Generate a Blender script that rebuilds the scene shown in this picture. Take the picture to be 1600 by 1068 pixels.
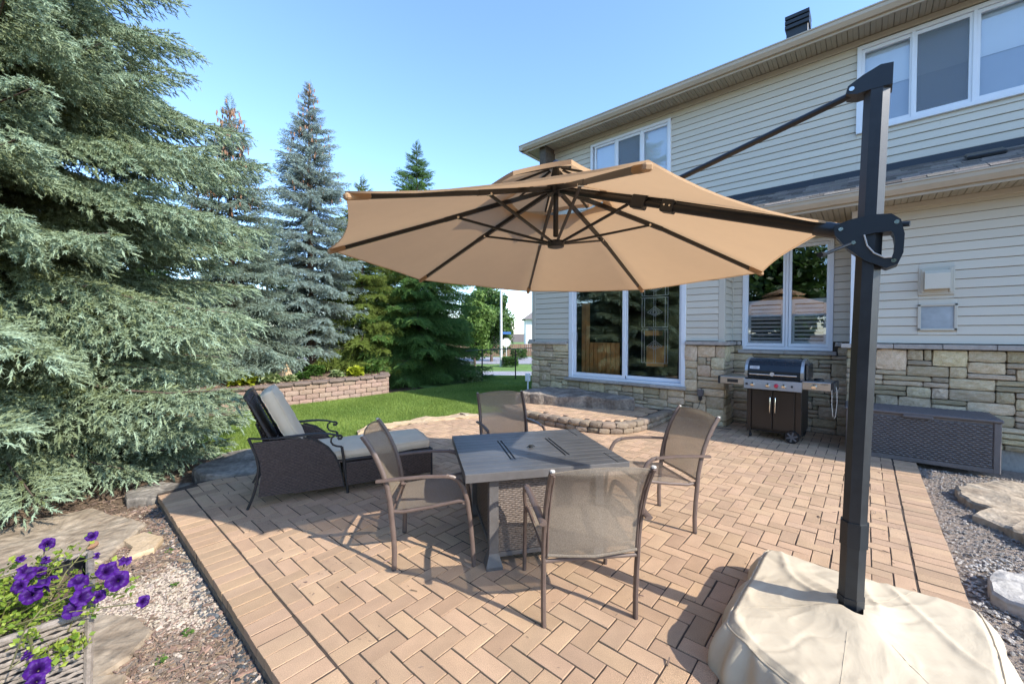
import bpy, math, random
import numpy as np
from mathutils import Vector, Matrix

SC = bpy.context.scene
COL = SC.collection
for o in list(bpy.data.objects):
    bpy.data.objects.remove(o)
R = math.radians
random.seed(4)
rng = np.random.default_rng(7)

# ---------------------------------------------------------------- camera
cd = bpy.data.cameras.new('camera'); cam = bpy.data.objects.new('camera', cd); COL.objects.link(cam)
cam.location = (0, 0, 1.55)
cam.rotation_euler = (R(90 - 1.27), 0, R(41.28))
cd.sensor_width = 36; cd.lens = 14.2; cd.clip_start = .05; cd.clip_end = 3000
SC.camera = cam
SC.render.resolution_x = 1024; SC.render.resolution_y = 683

# ---------------------------------------------------------------- sky, sun, exposure
SUN_EL, SUN_AZ = 36.0, 6.5            # degrees above the ground, degrees from +X towards +Y
wd = bpy.data.worlds.new('World'); SC.world = wd; wd.use_nodes = True
wn = wd.node_tree; bg = wn.nodes['Background']
sk = wn.nodes.new('ShaderNodeTexSky'); sk.sky_type = 'NISHITA'; sk.sun_disc = False
sk.sun_elevation = R(SUN_EL); sk.sun_rotation = R(90 - SUN_AZ)
sk.air_density = 1.0; sk.dust_density = .35; sk.ozone_density = 5.0
wn.links.new(sk.outputs[0], bg.inputs[0]); bg.inputs[1].default_value = .15
sd = bpy.data.lights.new('sun', 'SUN'); sd.energy = 2.5; sd.angle = R(.5); sd.color = (1, .93, .82)
sun = bpy.data.objects.new('sun', sd); COL.objects.link(sun)
sdir = Vector((math.cos(R(SUN_EL)) * math.cos(R(SUN_AZ)), math.cos(R(SUN_EL)) * math.sin(R(SUN_AZ)), math.sin(R(SUN_EL))))
sun.rotation_euler = sdir.to_track_quat('Z', 'Y').to_euler(); sun.location = (6, 2, 9)
SC.view_settings.view_transform = 'Standard'; SC.view_settings.look = 'None'
SC.view_settings.exposure = 1.65; SC.view_settings.gamma = 1; SC.view_settings.use_curve_mapping = False

# ================================================================ materials
MATS = {}
def mat(name, col, rough=.7, var=.12, vscale=6., bump=0., bscale=60., rnd=0., island=False, metal=0., spec=.5,
        col2=None, coords='Object', hue=0., speck=0., coat=0., detail=4.):
    """Principled material: base colour moved by noise, by object (or by loose island), with fine relief."""
    if name in MATS: return MATS[name]
    m = bpy.data.materials.new(name); m.use_nodes = True; MATS[name] = m
    nt = m.node_tree; N = nt.nodes; L = nt.links; b = N['Principled BSDF']
    b.inputs['Roughness'].default_value = rough; b.inputs['Metallic'].default_value = metal
    b.inputs['Specular IOR Level'].default_value = spec; b.inputs['Coat Weight'].default_value = coat
    tc = N.new('ShaderNodeTexCoord')
    src = tc.outputs[coords]
    if coords == 'World':
        pass
    no = N.new('ShaderNodeTexNoise'); no.inputs['Scale'].default_value = vscale; no.inputs['Detail'].default_value = detail
    no.inputs['Roughness'].default_value = .62
    L.new(src, no.inputs['Vector'])
    rp = N.new('ShaderNodeValToRGB')
    c2 = col2 or tuple(min(1, c * (1 + var)) for c in col)
    c1 = col if col2 else tuple(c * (1 - var) for c in col)
    rp.color_ramp.elements[0].position = .32; rp.color_ramp.elements[1].position = .68
    rp.color_ramp.elements[0].color = (*c1, 1); rp.color_ramp.elements[1].color = (*c2, 1)
    L.new(no.outputs['Fac'], rp.inputs[0]); out = rp.outputs[0]
    if rnd or hue:
        if island:
            g = N.new('ShaderNodeNewGeometry'); r = g.outputs['Random Per Island']
        else:
            g = N.new('ShaderNodeObjectInfo'); r = g.outputs['Random']
        hs = N.new('ShaderNodeHueSaturation')
        mr = N.new('ShaderNodeMapRange'); mr.inputs['To Min'].default_value = 1 - rnd; mr.inputs['To Max'].default_value = 1 + rnd
        L.new(r, mr.inputs[0]); L.new(mr.outputs[0], hs.inputs['Value'])
        w = N.new('ShaderNodeTexWhiteNoise'); w.noise_dimensions = '1D'; L.new(r, w.inputs['W'])
        m2 = N.new('ShaderNodeMapRange'); m2.inputs['To Min'].default_value = .5 - hue; m2.inputs['To Max'].default_value = .5 + hue
        L.new(w.outputs['Value'], m2.inputs[0]); L.new(m2.outputs[0], hs.inputs['Hue'])
        m3 = N.new('ShaderNodeMapRange'); m3.inputs['To Min'].default_value = 1 - hue * 9; m3.inputs['To Max'].default_value = 1 + hue * 5
        L.new(w.outputs['Color'], m3.inputs[0]); L.new(m3.outputs[0], hs.inputs['Saturation'])
        L.new(out, hs.inputs['Color']); out = hs.outputs[0]
    if speck:
        n3 = N.new('ShaderNodeTexNoise'); n3.inputs['Scale'].default_value = bscale * 1.3; n3.inputs['Detail'].default_value = 2
        L.new(src, n3.inputs['Vector'])
        m4 = N.new('ShaderNodeMapRange'); m4.inputs['From Min'].default_value = .3; m4.inputs['From Max'].default_value = .7
        m4.inputs['To Min'].default_value = 1 - speck; m4.inputs['To Max'].default_value = 1 + speck * .6
        L.new(n3.outputs['Fac'], m4.inputs[0])
        mx = N.new('ShaderNodeVectorMath'); mx.operation = 'SCALE'
        L.new(out, mx.inputs[0]); L.new(m4.outputs[0], mx.inputs['Scale']); out = mx.outputs[0]
    L.new(out, b.inputs['Base Color'])
    if bump:
        n2 = N.new('ShaderNodeTexNoise'); n2.inputs['Scale'].default_value = bscale; n2.inputs['Detail'].default_value = 5
        L.new(src, n2.inputs['Vector'])
        bp = N.new('ShaderNodeBump'); bp.inputs['Strength'].default_value = bump; bp.inputs['Distance'].default_value = .02
        L.new(n2.outputs['Fac'], bp.inputs['Height']); L.new(bp.outputs[0], b.inputs['Normal'])
    m['nodes_out'] = 1
    return m

def leafmat(name, ca, cb, cc=None, trans=.35, rough=.55, spec=.3):
    """Foliage: colour from the face attribute 'tint' (0 old .. 1 young), partly translucent."""
    m = bpy.data.materials.new(name); m.use_nodes = True
    nt = m.node_tree; N = nt.nodes; L = nt.links; b = N['Principled BSDF']
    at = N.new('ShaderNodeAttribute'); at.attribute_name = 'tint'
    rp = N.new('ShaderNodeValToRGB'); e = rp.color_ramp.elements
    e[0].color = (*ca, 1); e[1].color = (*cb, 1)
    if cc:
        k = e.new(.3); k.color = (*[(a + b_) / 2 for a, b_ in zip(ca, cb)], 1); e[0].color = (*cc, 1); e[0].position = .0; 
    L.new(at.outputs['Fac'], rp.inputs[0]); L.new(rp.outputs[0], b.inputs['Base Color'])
    b.inputs['Roughness'].default_value = rough; b.inputs['Specular IOR Level'].default_value = spec
    tr = N.new('ShaderNodeBsdfTranslucent'); L.new(rp.outputs[0], tr.inputs[0])
    mx = N.new('ShaderNodeMixShader'); mx.inputs[0].default_value = trans
    L.new(b.outputs[0], mx.inputs[1]); L.new(tr.outputs[0], mx.inputs[2])
    L.new(mx.outputs[0], N['Material Output'].inputs[0])
    return m

def glassmat(name, tint=(.75, .8, .82), refl=.12):
    m = bpy.data.materials.new(name); m.use_nodes = True
    nt = m.node_tree; N = nt.nodes; L = nt.links; N.remove(N['Principled BSDF'])
    t = N.new('ShaderNodeBsdfTransparent'); t.inputs[0].default_value = (*tint, 1)
    g = N.new('ShaderNodeBsdfGlossy'); g.inputs['Roughness'].default_value = .004; g.inputs[0].default_value = (.95, .97, 1, 1)
    f = N.new('ShaderNodeFresnel'); f.inputs[0].default_value = 1.5
    a = N.new('ShaderNodeMath'); a.operation = 'MULTIPLY_ADD'; a.inputs[1].default_value = 1.6; a.inputs[2].default_value = refl; a.use_clamp = True
    L.new(f.outputs[0], a.inputs[0])
    n = N.new('ShaderNodeTexNoise'); n.inputs['Scale'].default_value = 1.3; tc = N.new('ShaderNodeTexCoord'); L.new(tc.outputs['Object'], n.inputs['Vector'])
    bp = N.new('ShaderNodeBump'); bp.inputs['Strength'].default_value = .03; bp.inputs['Distance'].default_value = .05
    L.new(n.outputs[0], bp.inputs['Height']); L.new(bp.outputs[0], g.inputs['Normal'])
    mx = N.new('ShaderNodeMixShader'); L.new(a.outputs[0], mx.inputs[0]); L.new(t.outputs[0], mx.inputs[1]); L.new(g.outputs[0], mx.inputs[2])
    L.new(mx.outputs[0], N['Material Output'].inputs[0])
    return m

def meshfabric(name, col, open_=.3, rough=.7, scale=420.):
    """Open-weave sling cloth: diffuse threads, a share of the light passes between them."""
    m = bpy.data.materials.new(name); m.use_nodes = True
    nt = m.node_tree; N = nt.nodes; L = nt.links; b = N['Principled BSDF']
    tc = N.new('ShaderNodeTexCoord'); n = N.new('ShaderNodeTexNoise'); n.inputs['Scale'].default_value = scale; n.inputs['Detail'].default_value = 2
    mp = N.new('ShaderNodeMapping'); mp.inputs['Scale'].default_value = (1, .35, .35)
    L.new(tc.outputs['Object'], mp.inputs[0]); L.new(mp.outputs[0], n.inputs['Vector'])
    rp = N.new('ShaderNodeValToRGB'); rp.color_ramp.elements[0].position = .38; rp.color_ramp.elements[1].position = .62
    rp.color_ramp.elements[0].color = (*[c * .72 for c in col], 1); rp.color_ramp.elements[1].color = (*[c * 1.22 for c in col], 1)
    L.new(n.outputs[0], rp.inputs[0]); L.new(rp.outputs[0], b.inputs['Base Color']); b.inputs['Roughness'].default_value = rough
    bp = N.new('ShaderNodeBump'); bp.inputs['Strength'].default_value = .4; bp.inputs['Distance'].default_value = .002
    L.new(n.outputs[0], bp.inputs['Height']); L.new(bp.outputs[0], b.inputs['Normal'])
    tl = N.new('ShaderNodeBsdfTranslucent'); tl.inputs[0].default_value = (*[c * 1.2 for c in col], 1)
    m0 = N.new('ShaderNodeMixShader'); m0.inputs[0].default_value = .25; L.new(b.outputs[0], m0.inputs[1]); L.new(tl.outputs[0], m0.inputs[2])
    t = N.new('ShaderNodeBsdfTransparent'); mx = N.new('ShaderNodeMixShader'); mx.inputs[0].default_value = open_
    L.new(m0.outputs[0], mx.inputs[1]); L.new(t.outputs[0], mx.inputs[2]); L.new(mx.outputs[0], N['Material Output'].inputs[0])
    return m

def clothmat(name, col, trans=.3, rough=.85, wr=.3, wscale=3., var=.05, fine=900.):
    m = mat(name, col, rough, var, 3., 0)
    nt = m.node_tree; N = nt.nodes; L = nt.links; b = N['Principled BSDF']
    tc = N.new('ShaderNodeTexCoord')
    n = N.new('ShaderNodeTexNoise'); n.inputs['Scale'].default_value = wscale; n.inputs['Detail'].default_value = 6; n.inputs['Distortion'].default_value = .7
    n2 = N.new('ShaderNodeTexNoise'); n2.inputs['Scale'].default_value = fine
    L.new(tc.outputs['Object'], n.inputs['Vector']); L.new(tc.outputs['Object'], n2.inputs['Vector'])
    bp = N.new('ShaderNodeBump'); bp.inputs['Strength'].default_value = wr; bp.inputs['Distance'].default_value = .05
    b2 = N.new('ShaderNodeBump'); b2.inputs['Strength'].default_value = .25; b2.inputs['Distance'].default_value = .001
    L.new(n.outputs[0], bp.inputs['Height']); L.new(n2.outputs[0], b2.inputs['Height']); L.new(bp.outputs[0], b2.inputs['Normal']); L.new(b2.outputs[0], b.inputs['Normal'])
    if trans:
        t = N.new('ShaderNodeBsdfTranslucent'); t.inputs[0].default_value = (*col, 1)
        mx = N.new('ShaderNodeMixShader'); mx.inputs[0].default_value = trans
        L.new(b.outputs[0], mx.inputs[1]); L.new(t.outputs[0], mx.inputs[2]); L.new(mx.outputs[0], N['Material Output'].inputs[0])
    return m

M = dict(
    brick=mat('paver', (.52, .345, .215), .9, .08, 5, .6, 230, rnd=.14, hue=.004, speck=.30, coords='Object'),
    brickj=mat('paver_joined', (.52, .345, .215), .9, .08, 5, .6, 230, rnd=.14, hue=.004, speck=.30, island=True),
    joint=mat('joint_sand', (.060, .043, .032), .95, .3, 30, .3, 200),
    edge=mat('paver_edge', (.16, .125, .09), .95, .35, 20, .6, 60),
    siding=mat('siding', (.61, .565, .465), .5, .05, .7, .05, 25, rnd=.045),
    trim=mat('trim', (.53, .50, .42), .5, .03, 1),
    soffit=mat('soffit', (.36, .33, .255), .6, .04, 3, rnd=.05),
    gutter=mat('gutter', (.44, .38, .29), .4, .05, 3),
    white=mat('vinyl_white', (.74, .78, .82), .35, .02, 3),
    stone=mat('stone', (.53, .405, .235), .9, .28, 6, .9, 20, rnd=.26, hue=.014, speck=.18, col2=(.70, .57, .39)),
    cap=mat('capstone', (.40, .36, .32), .9, .15, 12, .5, 40, rnd=.12),
    mortar_lap_shade=mat('mortar_lap_shade', (.10, .083, .065), .95, .2, 20, .4, 80),
    concrete=mat('concrete', (.30, .29, .27), .9, .15, 6, .4, 40),
    shingle=mat('shingle', (.165, .145, .125), .95, .2, 20, .5, 200, rnd=.5, hue=.02, speck=.35),
    flash=mat('flashing', (.018, .026, .04), .5, .1, 5),
    black=mat('black_metal', (.010, .011, .013), .38, .2, 12, .05, 200),
    mast=mat('mast_metal', (.022, .025, .028), .42, .25, 9, .06, 300),
    blackp=mat('black_plastic', (.018, .022, .026), .4, .15, 8),
    frame=mat('chair_frame', (.115, .082, .068), .42, .12, 20, .08, 400),
    cap_g=mat('grey_plug', (.5, .48, .44), .5, .05, 8),
    table=mat('table_top', (.070, .072, .076), .42, .18, 5, .12, 90, rnd=.1),
    tablef=mat('table_frame', (.10, .093, .09), .42, .12, 12, .1, 300),
    wick=mat('wicker_dark', (.085, .060, .050), .45, .4, 60, .2, 300, rnd=.0),
    wickt=mat('wicker_taupe', (.125, .095, .075), .5, .4, 60, .2, 300),
    wickp=mat('wicker_pale', (.22, .185, .155), .6, .3, 40, .3, 200),
    iron=mat('iron', (.020, .020, .022), .4, .2, 20, .1, 300),
    ss=mat('stainless', (.50, .49, .47), .3, .06, 20, .03, 300, metal=.85),
    enamel=mat('enamel', (.012, .016, .022), .22, .1, 6),
    cabinet=mat('cabinet', (.014, .013, .013), .28, .25, 3),
    resin=mat('resin', (.125, .112, .112), .5, .1, 12, .1, 200),
    chrome=mat('chrome', (.7, .68, .62), .2, .03, 10, metal=1.),
    red=mat('red_knob', (.5, .03, .07), .3),
    grass=mat('lawn', (.085, .16, .028), .95, .35, 1.6, .5, 60, col2=(.15, .25, .045)),
    soil=mat('soil', (.105, .070, .045), .95, .35, 9, .7, 90, col2=(.17, .12, .08)),
    dgrav=mat('gravel_bed', (.26, .21, .17), .95, .35, 40, .7, 160),
    pebble=mat('pebbles', (.40, .33, .26), .9, .1, 30, .3, 90, rnd=.30, hue=.02, island=True),
    pebbled=mat('pebbles_grey', (.25, .225, .20), .9, .1, 30, .3, 90, rnd=.4, hue=.02, island=True),
    pebblek=mat('pebbles_dark', (.06, .068, .075), .9, .1, 30, .3, 90, rnd=.6, island=True),
    mulch=mat('mulch', (.22, .15, .105), .9, .15, 30, .3, 90, rnd=.5, hue=.02, island=True),
    flag=mat('flagstone', (.25, .19, .13), .9, .25, 5, 1., 14, col2=(.42, .345, .255), speck=.28, rnd=.1),
    flag2=mat('flagstone_buff', (.44, .32, .19), .9, .15, 7, .5, 30, col2=(.50, .38, .25), speck=.12),
    armour=mat('armour_stone', (.085, .075, .065), .95, .3, 4, .9, 22, col2=(.30, .27, .23), speck=.3),
    whiter=mat('white_rock', (.42, .39, .35), .9, .25, 7, .8, 20, speck=.15),
    block=mat('retaining_block', (.40, .28, .22), .9, .15, 8, .9, 40, rnd=.1, hue=.01, speck=.2),
    blockc=mat('retaining_cap', (.20, .15, .125), .95, .2, 8, .7, 40, rnd=.1),
    tumbled=mat('tumbled_block', (.30, .225, .16), .9, .35, 10, .9, 30, rnd=.2, hue=.01, speck=.3, col2=(.36, .28, .20)),
    bark=mat('bark', (.12, .082, .062), .95, .35, 14, .9, 30),
    wood=mat('wood_brown', (.22, .125, .085), .85, .2, 6, .3, 40, rnd=.15),
    asphalt=mat('asphalt', (.30, .29, .31), .95, .1, .5, .2, 60),
    walk=mat('sidewalk', (.55, .53, .52), .95, .05, .6),
    post=mat('lamp_post', (.62, .62, .62), .5, .03, 3),
    bluesign=mat('blue_sign', (.06, .16, .42), .4, .05, 3),
    house2=mat('white_render', (.66, .64, .62), .8, .05, 1),
    roof2=mat('roof_grey', (.17, .15, .14), .9, .15, 8),
    cream=clothmat('cover_cloth', (.49, .415, .30), 0, .85, .25, 4.),
    canopy=clothmat('canopy_cloth', (.54, .355, .20), .40, .85, .16, 1.8),
    cushion=clothmat('cushion_cloth', (.64, .53, .38), 0, .9, .35, 5.),
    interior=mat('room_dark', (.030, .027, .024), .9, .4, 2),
    woodrefl=mat('room_wood_reflection', (.72, .38, .12), .6, .35, 3, .1, 20),
    lead=mat('lead_came', (.75, .78, .76), .5, .05, 5),
    blindw=mat('blind_pale', (.84, .88, .88), .8, .03, 2),
    greyrefl=mat('reflection_grey', (.42, .48, .55), .8, .04, 2),
    frost=mat('frosted', (.34, .38, .40), .35, .25, 3),
    petal=None)
M['glass'] = glassmat('glass', (.96, .97, .97), .045); M['glassk'] = glassmat('glass_low', (.97, .98, .98), .05); M['glassu'] = glassmat('glass_upper', (.97, .98, .99), .03)
M['sling'] = meshfabric('sling_cloth', (.26, .215, .165), .22)
M['screen'] = meshfabric('insect_screen', (.26, .31, .36), .55, scale=900)

# ================================================================ objects
def put(name, me, parent=None, loc=(0, 0, 0), rot=(0, 0, 0), sc=(1, 1, 1)):
    o = bpy.data.objects.new(name, me); COL.objects.link(o); o.parent = parent
    o.location = loc; o.rotation_euler = rot; o.scale = sc
    return o
def thing(name, label, cat, loc=(0, 0, 0), rz=0., group=None):
    o = bpy.data.objects.new(name, None); COL.objects.link(o); o.location = loc; o.rotation_euler = (0, 0, rz)
    o.empty_display_size = .2
    return tag(o, label, cat, group)
def tag(o, label, cat, group=None):
    o['label'] = label; o['category'] = cat
    if group: o['group'] = group
    return o
def struct(o):
    o['kind'] = 'structure'; return o
def stuff(o, label=None, cat=None):
    o['kind'] = 'stuff'
    if label: o['label'] = label
    if cat: o['category'] = cat
    return o
def holder(name, parent):
    o = bpy.data.objects.new(name, None); COL.objects.link(o); o.parent = parent; o.empty_display_size = .1
    return o
def copy_tree(o, parent=None):
    c = o.copy(); COL.objects.link(c)
    if parent is not None: c.parent = parent
    for ch in o.children: copy_tree(ch, c)
    return c

class MB:
    def __init__(s): s.v = []; s.f = []
    def add(s, vs, fs):
        n = len(s.v); s.v += [tuple(map(float, q)) for q in vs]; s.f += [tuple(n + i for i in f) for f in fs]; return s
    def box(s, x0, x1, y0, y1, z0, z1, ch=0.):
        if ch <= 0:
            return s.add([(x0, y0, z0), (x1, y0, z0), (x1, y1, z0), (x0, y1, z0), (x0, y0, z1), (x1, y0, z1), (x1, y1, z1), (x0, y1, z1)],
                         [(3, 2, 1, 0), (4, 5, 6, 7), (0, 1, 5, 4), (1, 2, 6, 5), (2, 3, 7, 6), (3, 0, 4, 7)])
        c = min(ch, (x1 - x0) * .45, (y1 - y0) * .45, (z1 - z0) * .45)
        X = (x0, x1); Y = (y0, y1); Z = (z0, z1); vs = []; idx = {}
        for i in (0, 1):
            for j in (0, 1):
                for k in (0, 1):
                    dx, dy, dz = (c if i == 0 else -c), (c if j == 0 else -c), (c if k == 0 else -c)
                    for a, q in enumerate(((X[i], Y[j] + dy, Z[k] + dz), (X[i] + dx, Y[j], Z[k] + dz), (X[i] + dx, Y[j] + dy, Z[k]))):
                        idx[(i, j, k, a)] = len(vs); vs.append(q)
        I = lambda i, j, k, a: idx[(i, j, k, a)]
        fs = []
        for a in (0, 1):
            q = [I(a, 0, 0, 0), I(a, 1, 0, 0), I(a, 1, 1, 0), I(a, 0, 1, 0)]; fs.append(q if a else q[::-1])
            q = [I(0, a, 0, 1), I(1, a, 0, 1), I(1, a, 1, 1), I(0, a, 1, 1)]; fs.append(q[::-1] if a else q)
            q = [I(0, 0, a, 2), I(1, 0, a, 2), I(1, 1, a, 2), I(0, 1, a, 2)]; fs.append(q if a else q[::-1])
        for a in (0, 1):
            for b in (0, 1):
                fs.append([I(0, a, b, 1), I(1, a, b, 1), I(1, a, b, 2), I(0, a, b, 2)] if (a + b) % 2 else [I(0, a, b, 2), I(1, a, b, 2), I(1, a, b, 1), I(0, a, b, 1)])
                fs.append([I(a, 0, b, 0), I(a, 1, b, 0), I(a, 1, b, 2), I(a, 0, b, 2)] if (a + b) % 2 == 0 else [I(a, 0, b, 2), I(a, 1, b, 2), I(a, 1, b, 0), I(a, 0, b, 0)])
                fs.append([I(a, b, 0, 0), I(a, b, 1, 0), I(a, b, 1, 1), I(a, b, 0, 1)] if (a + b) % 2 else [I(a, b, 0, 1), I(a, b, 1, 1), I(a, b, 1, 0), I(a, b, 0, 0)])
        for i in (0, 1):
            for j in (0, 1):
                for k in (0, 1):
                    t = [I(i, j, k, 0), I(i, j, k, 1), I(i, j, k, 2)]; fs.append(t if (i + j + k) % 2 else t[::-1])
        return s.add(vs, fs)
    def beam(s, p, q, w, h, up=(0, 0, 1), ch=0.):
        p = Vector(p); q = Vector(q); d = q - p; L = d.length; d.normalize(); u = Vector(up)
        x = d.cross(u)
        if x.length < 1e-4: x = d.cross(Vector((1, 0, 0)))
        x.normalize(); u = x.cross(d)
        t = MB(); t.box(-w / 2, w / 2, 0, L, -h / 2, h / 2, ch)
        return s.add([p + x * a + d * b + u * c for a, b, c in t.v], t.f)
    def tube(s, pts, r, n=8, closed=False, sq=1., cap=True, up=None):
        P = [Vector(p) for p in pts]; m = len(P); rs = r if isinstance(r, (list, tuple)) else [r] * m
        prev = None; vs = []
        for i, p in enumerate(P):
            if closed: t = P[(i + 1) % m] - P[i - 1]
            else: t = P[min(i + 1, m - 1)] - P[max(i - 1, 0)]
            t.normalize()
            if prev is None:
                a = Vector(up) if up else (Vector((0, 0, 1)) if abs(t.z) < .9 else Vector((0, 1, 0)))
                x = a.cross(t).normalized()
            else:
                x = (prev - t * prev.dot(t)).normalized()
            prev = x; y = t.cross(x)
            for k in range(n):
                an = 2 * math.pi * (k + .5) / n
                vs.append(p + x * math.cos(an) * rs[i] + y * math.sin(an) * rs[i] * sq)
        fs = []
        for i in range(m if closed else m - 1):
            for k in range(n):
                a = i * n + k; b = i * n + (k + 1) % n; c = ((i + 1) % m) * n
                fs.append((a, b, c + (k + 1) % n, c + k))
        if cap and not closed:
            fs.append(tuple(range(n))[::-1]); fs.append(tuple((m - 1) * n + k for k in range(n)))
        return s.add(vs, fs)
    def lathe(s, prof, n=20, c=(0, 0, 0), axis='z', a0=0.):
        vs = []; fs = []
        for r, z in prof:
            for k in range(n):
                a = 2 * math.pi * k / n + a0
                q = (r * math.cos(a), r * math.sin(a), z)
                if axis == 'y': q = (q[0], q[2], q[1])
                if axis == 'x': q = (q[2], q[0], q[1])
                vs.append((q[0] + c[0], q[1] + c[1], q[2] + c[2]))
        for i in range(len(prof) - 1):
            for k in range(n): fs.append((i * n + k, i * n + (k + 1) % n, (i + 1) * n + (k + 1) % n, (i + 1) * n + k))
        fs.append(tuple(range(n))[::-1]); fs.append(tuple((len(prof) - 1) * n + k for k in range(n)))
        return s.add(vs, fs)
    def prism(s, poly, a, b, fn):
        """polygon (u,v) swept from a to b; fn(u,v,w) -> point"""
        n = len(poly); vs = [fn(u, v, a) for u, v in poly] + [fn(u, v, b) for u, v in poly]
        fs = [tuple(range(n))[::-1], tuple(range(n, 2 * n))] + [(i, (i + 1) % n, n + (i + 1) % n, n + i) for i in range(n)]
        return s.add(vs, fs)
    def grid(s, fn, nu, nv, cu=False):
        vs = [fn(i / (nu - 1 if not cu else nu), j / (nv - 1)) for j in range(nv) for i in range(nu)]
        fs = []
        for j in range(nv - 1):
            for i in range(nu if cu else nu - 1):
                fs.append((j * nu + i, j * nu + (i + 1) % nu, (j + 1) * nu + (i + 1) % nu, (j + 1) * nu + i))
        return s.add(vs, fs)
    def mesh(s, name, m, smooth=False, fix=True):
        me = bpy.data.meshes.new(name); me.from_pydata(s.v, [], s.f)
        if m: me.materials.append(m)
        if fix:
            import bmesh
            b = bmesh.new(); b.from_mesh(me); bmesh.ops.recalc_face_normals(b, faces=b.faces); b.to_mesh(me); b.free()
        if smooth:
            me.polygons.foreach_set('use_smooth', [True] * len(me.polygons))
            try: me.set_sharp_from_angle(angle=R(40))
            except Exception: pass
        me.update(); return me
    def obj(s, name, m, parent=None, smooth=False, loc=(0, 0, 0), rot=(0, 0, 0), sc=(1, 1, 1)):
        return put(name, s.mesh(name, m, smooth), parent, loc, rot, sc)

def npmesh(name, V, F, m, tint=None, smooth=False):
    """V (n,3), F (k,3 or 4) -> mesh; tint per face"""
    me = bpy.data.meshes.new(name); V = np.ascontiguousarray(V, np.float32); F = np.ascontiguousarray(F, np.int32)
    k = F.shape[1]
    me.vertices.add(len(V)); me.vertices.foreach_set('co', V.ravel())
    me.loops.add(F.size); me.loops.foreach_set('vertex_index', F.ravel())
    me.polygons.add(len(F)); me.polygons.foreach_set('loop_start', np.arange(0, F.size, k, dtype=np.int32))
    me.polygons.foreach_set('use_smooth', np.full(len(F), bool(smooth)))
    me.update(calc_edges=True)
    if m: me.materials.append(m)
    if tint is not None:
        a = me.attributes.new('tint', 'FLOAT', 'FACE'); a.data.foreach_set('value', np.ascontiguousarray(tint, np.float32))
    return me

def noise3(x, y, z, s=1.):
    from mathutils import noise
    return noise.noise(Vector((x * s, y * s, z * s)))

def rockmesh(name, m, n=3, rnd=.35, amp=.08, seed=0, front=0.):
    """unit block (-.5..5) with rounded, broken surfaces"""
    vs = []; fs = []; ix = {}
    def vid(p):
        k = tuple(round(c, 4) for c in p)
        if k not in ix: ix[k] = len(vs); vs.append(k)
        return ix[k]
    for ax in range(3):
        for sg in (-1, 1):
            for i in range(n):
                for j in range(n):
                    q = []
                    for a, b in ((0, 0), (1, 0), (1, 1), (0, 1)):
                        u = -1 + 2 * (i + a) / n; v = -1 + 2 * (j + b) / n; p = [0, 0, 0]; p[ax] = sg; p[(ax + 1) % 3] = u; p[(ax + 2) % 3] = v
                        q.append(vid(p))
                    fs.append(q if sg > 0 else q[::-1])
    out = []
    for x, y, z in vs:
        e = [abs(c) > .99 for c in (x, y, z)]; k = sum(e)
        f = 1 - rnd * (0 if k < 2 else (.16 if k == 2 else .28))
        nx = noise3(x + seed * 7.1, y, z, 1.7) * amp; ny = noise3(x, y + seed * 5.3, z, 1.7) * amp; nz = noise3(x, y, z + seed * 3.7, 1.7) * amp
        if front and y < -.99 and k == 1: ny -= front * (1 + noise3(x + seed, z, seed * 2.3, 2.6) * 1.4)
        out.append(((x * f + nx) * .5, (y * f + ny) * .5, (z * f + nz) * .5))
    me = bpy.data.meshes.new(name); me.from_pydata(out, [], fs); me.materials.append(m); me.update(); return me

# ================================================================ ground levels
def gz(x, y):
    f = -.66 * x + .751 * y
    t = min(1, max(0, (f - 12.0) / 14.0)); t2 = min(1, max(0, (f - 26) / 60))
    return -.10 - .80 * (t * t * (3 - 2 * t)) - .3 * t2
def gzv(x, y): return np.vectorize(gz)(x, y)
def ground_sheet(name, m, xs, ys, keep, dz=0.):
    vs = []; ix = {}; fs = []
    for i in range(len(xs) - 1):
        for j in range(len(ys) - 1):
            if not keep((xs[i] + xs[i + 1]) / 2, (ys[j] + ys[j + 1]) / 2): continue
            q = []
            for a, b in ((i, j), (i + 1, j), (i + 1, j + 1), (i, j + 1)):
                if (a, b) not in ix: ix[(a, b)] = len(vs); vs.append((xs[a], ys[b], gz(xs[a], ys[b]) + dz))
                q.append(ix[(a, b)])
            fs.append(q)
    me = bpy.data.meshes.new(name); me.from_pydata(vs, [], fs); me.materials.append(m); me.update()
    me.polygons.foreach_set('use_smooth', [True] * len(me.polygons))
    return struct(put(name, me))
def lin(a, b, n): return [a + (b - a) * i / (n - 1) for i in range(n)]

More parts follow.
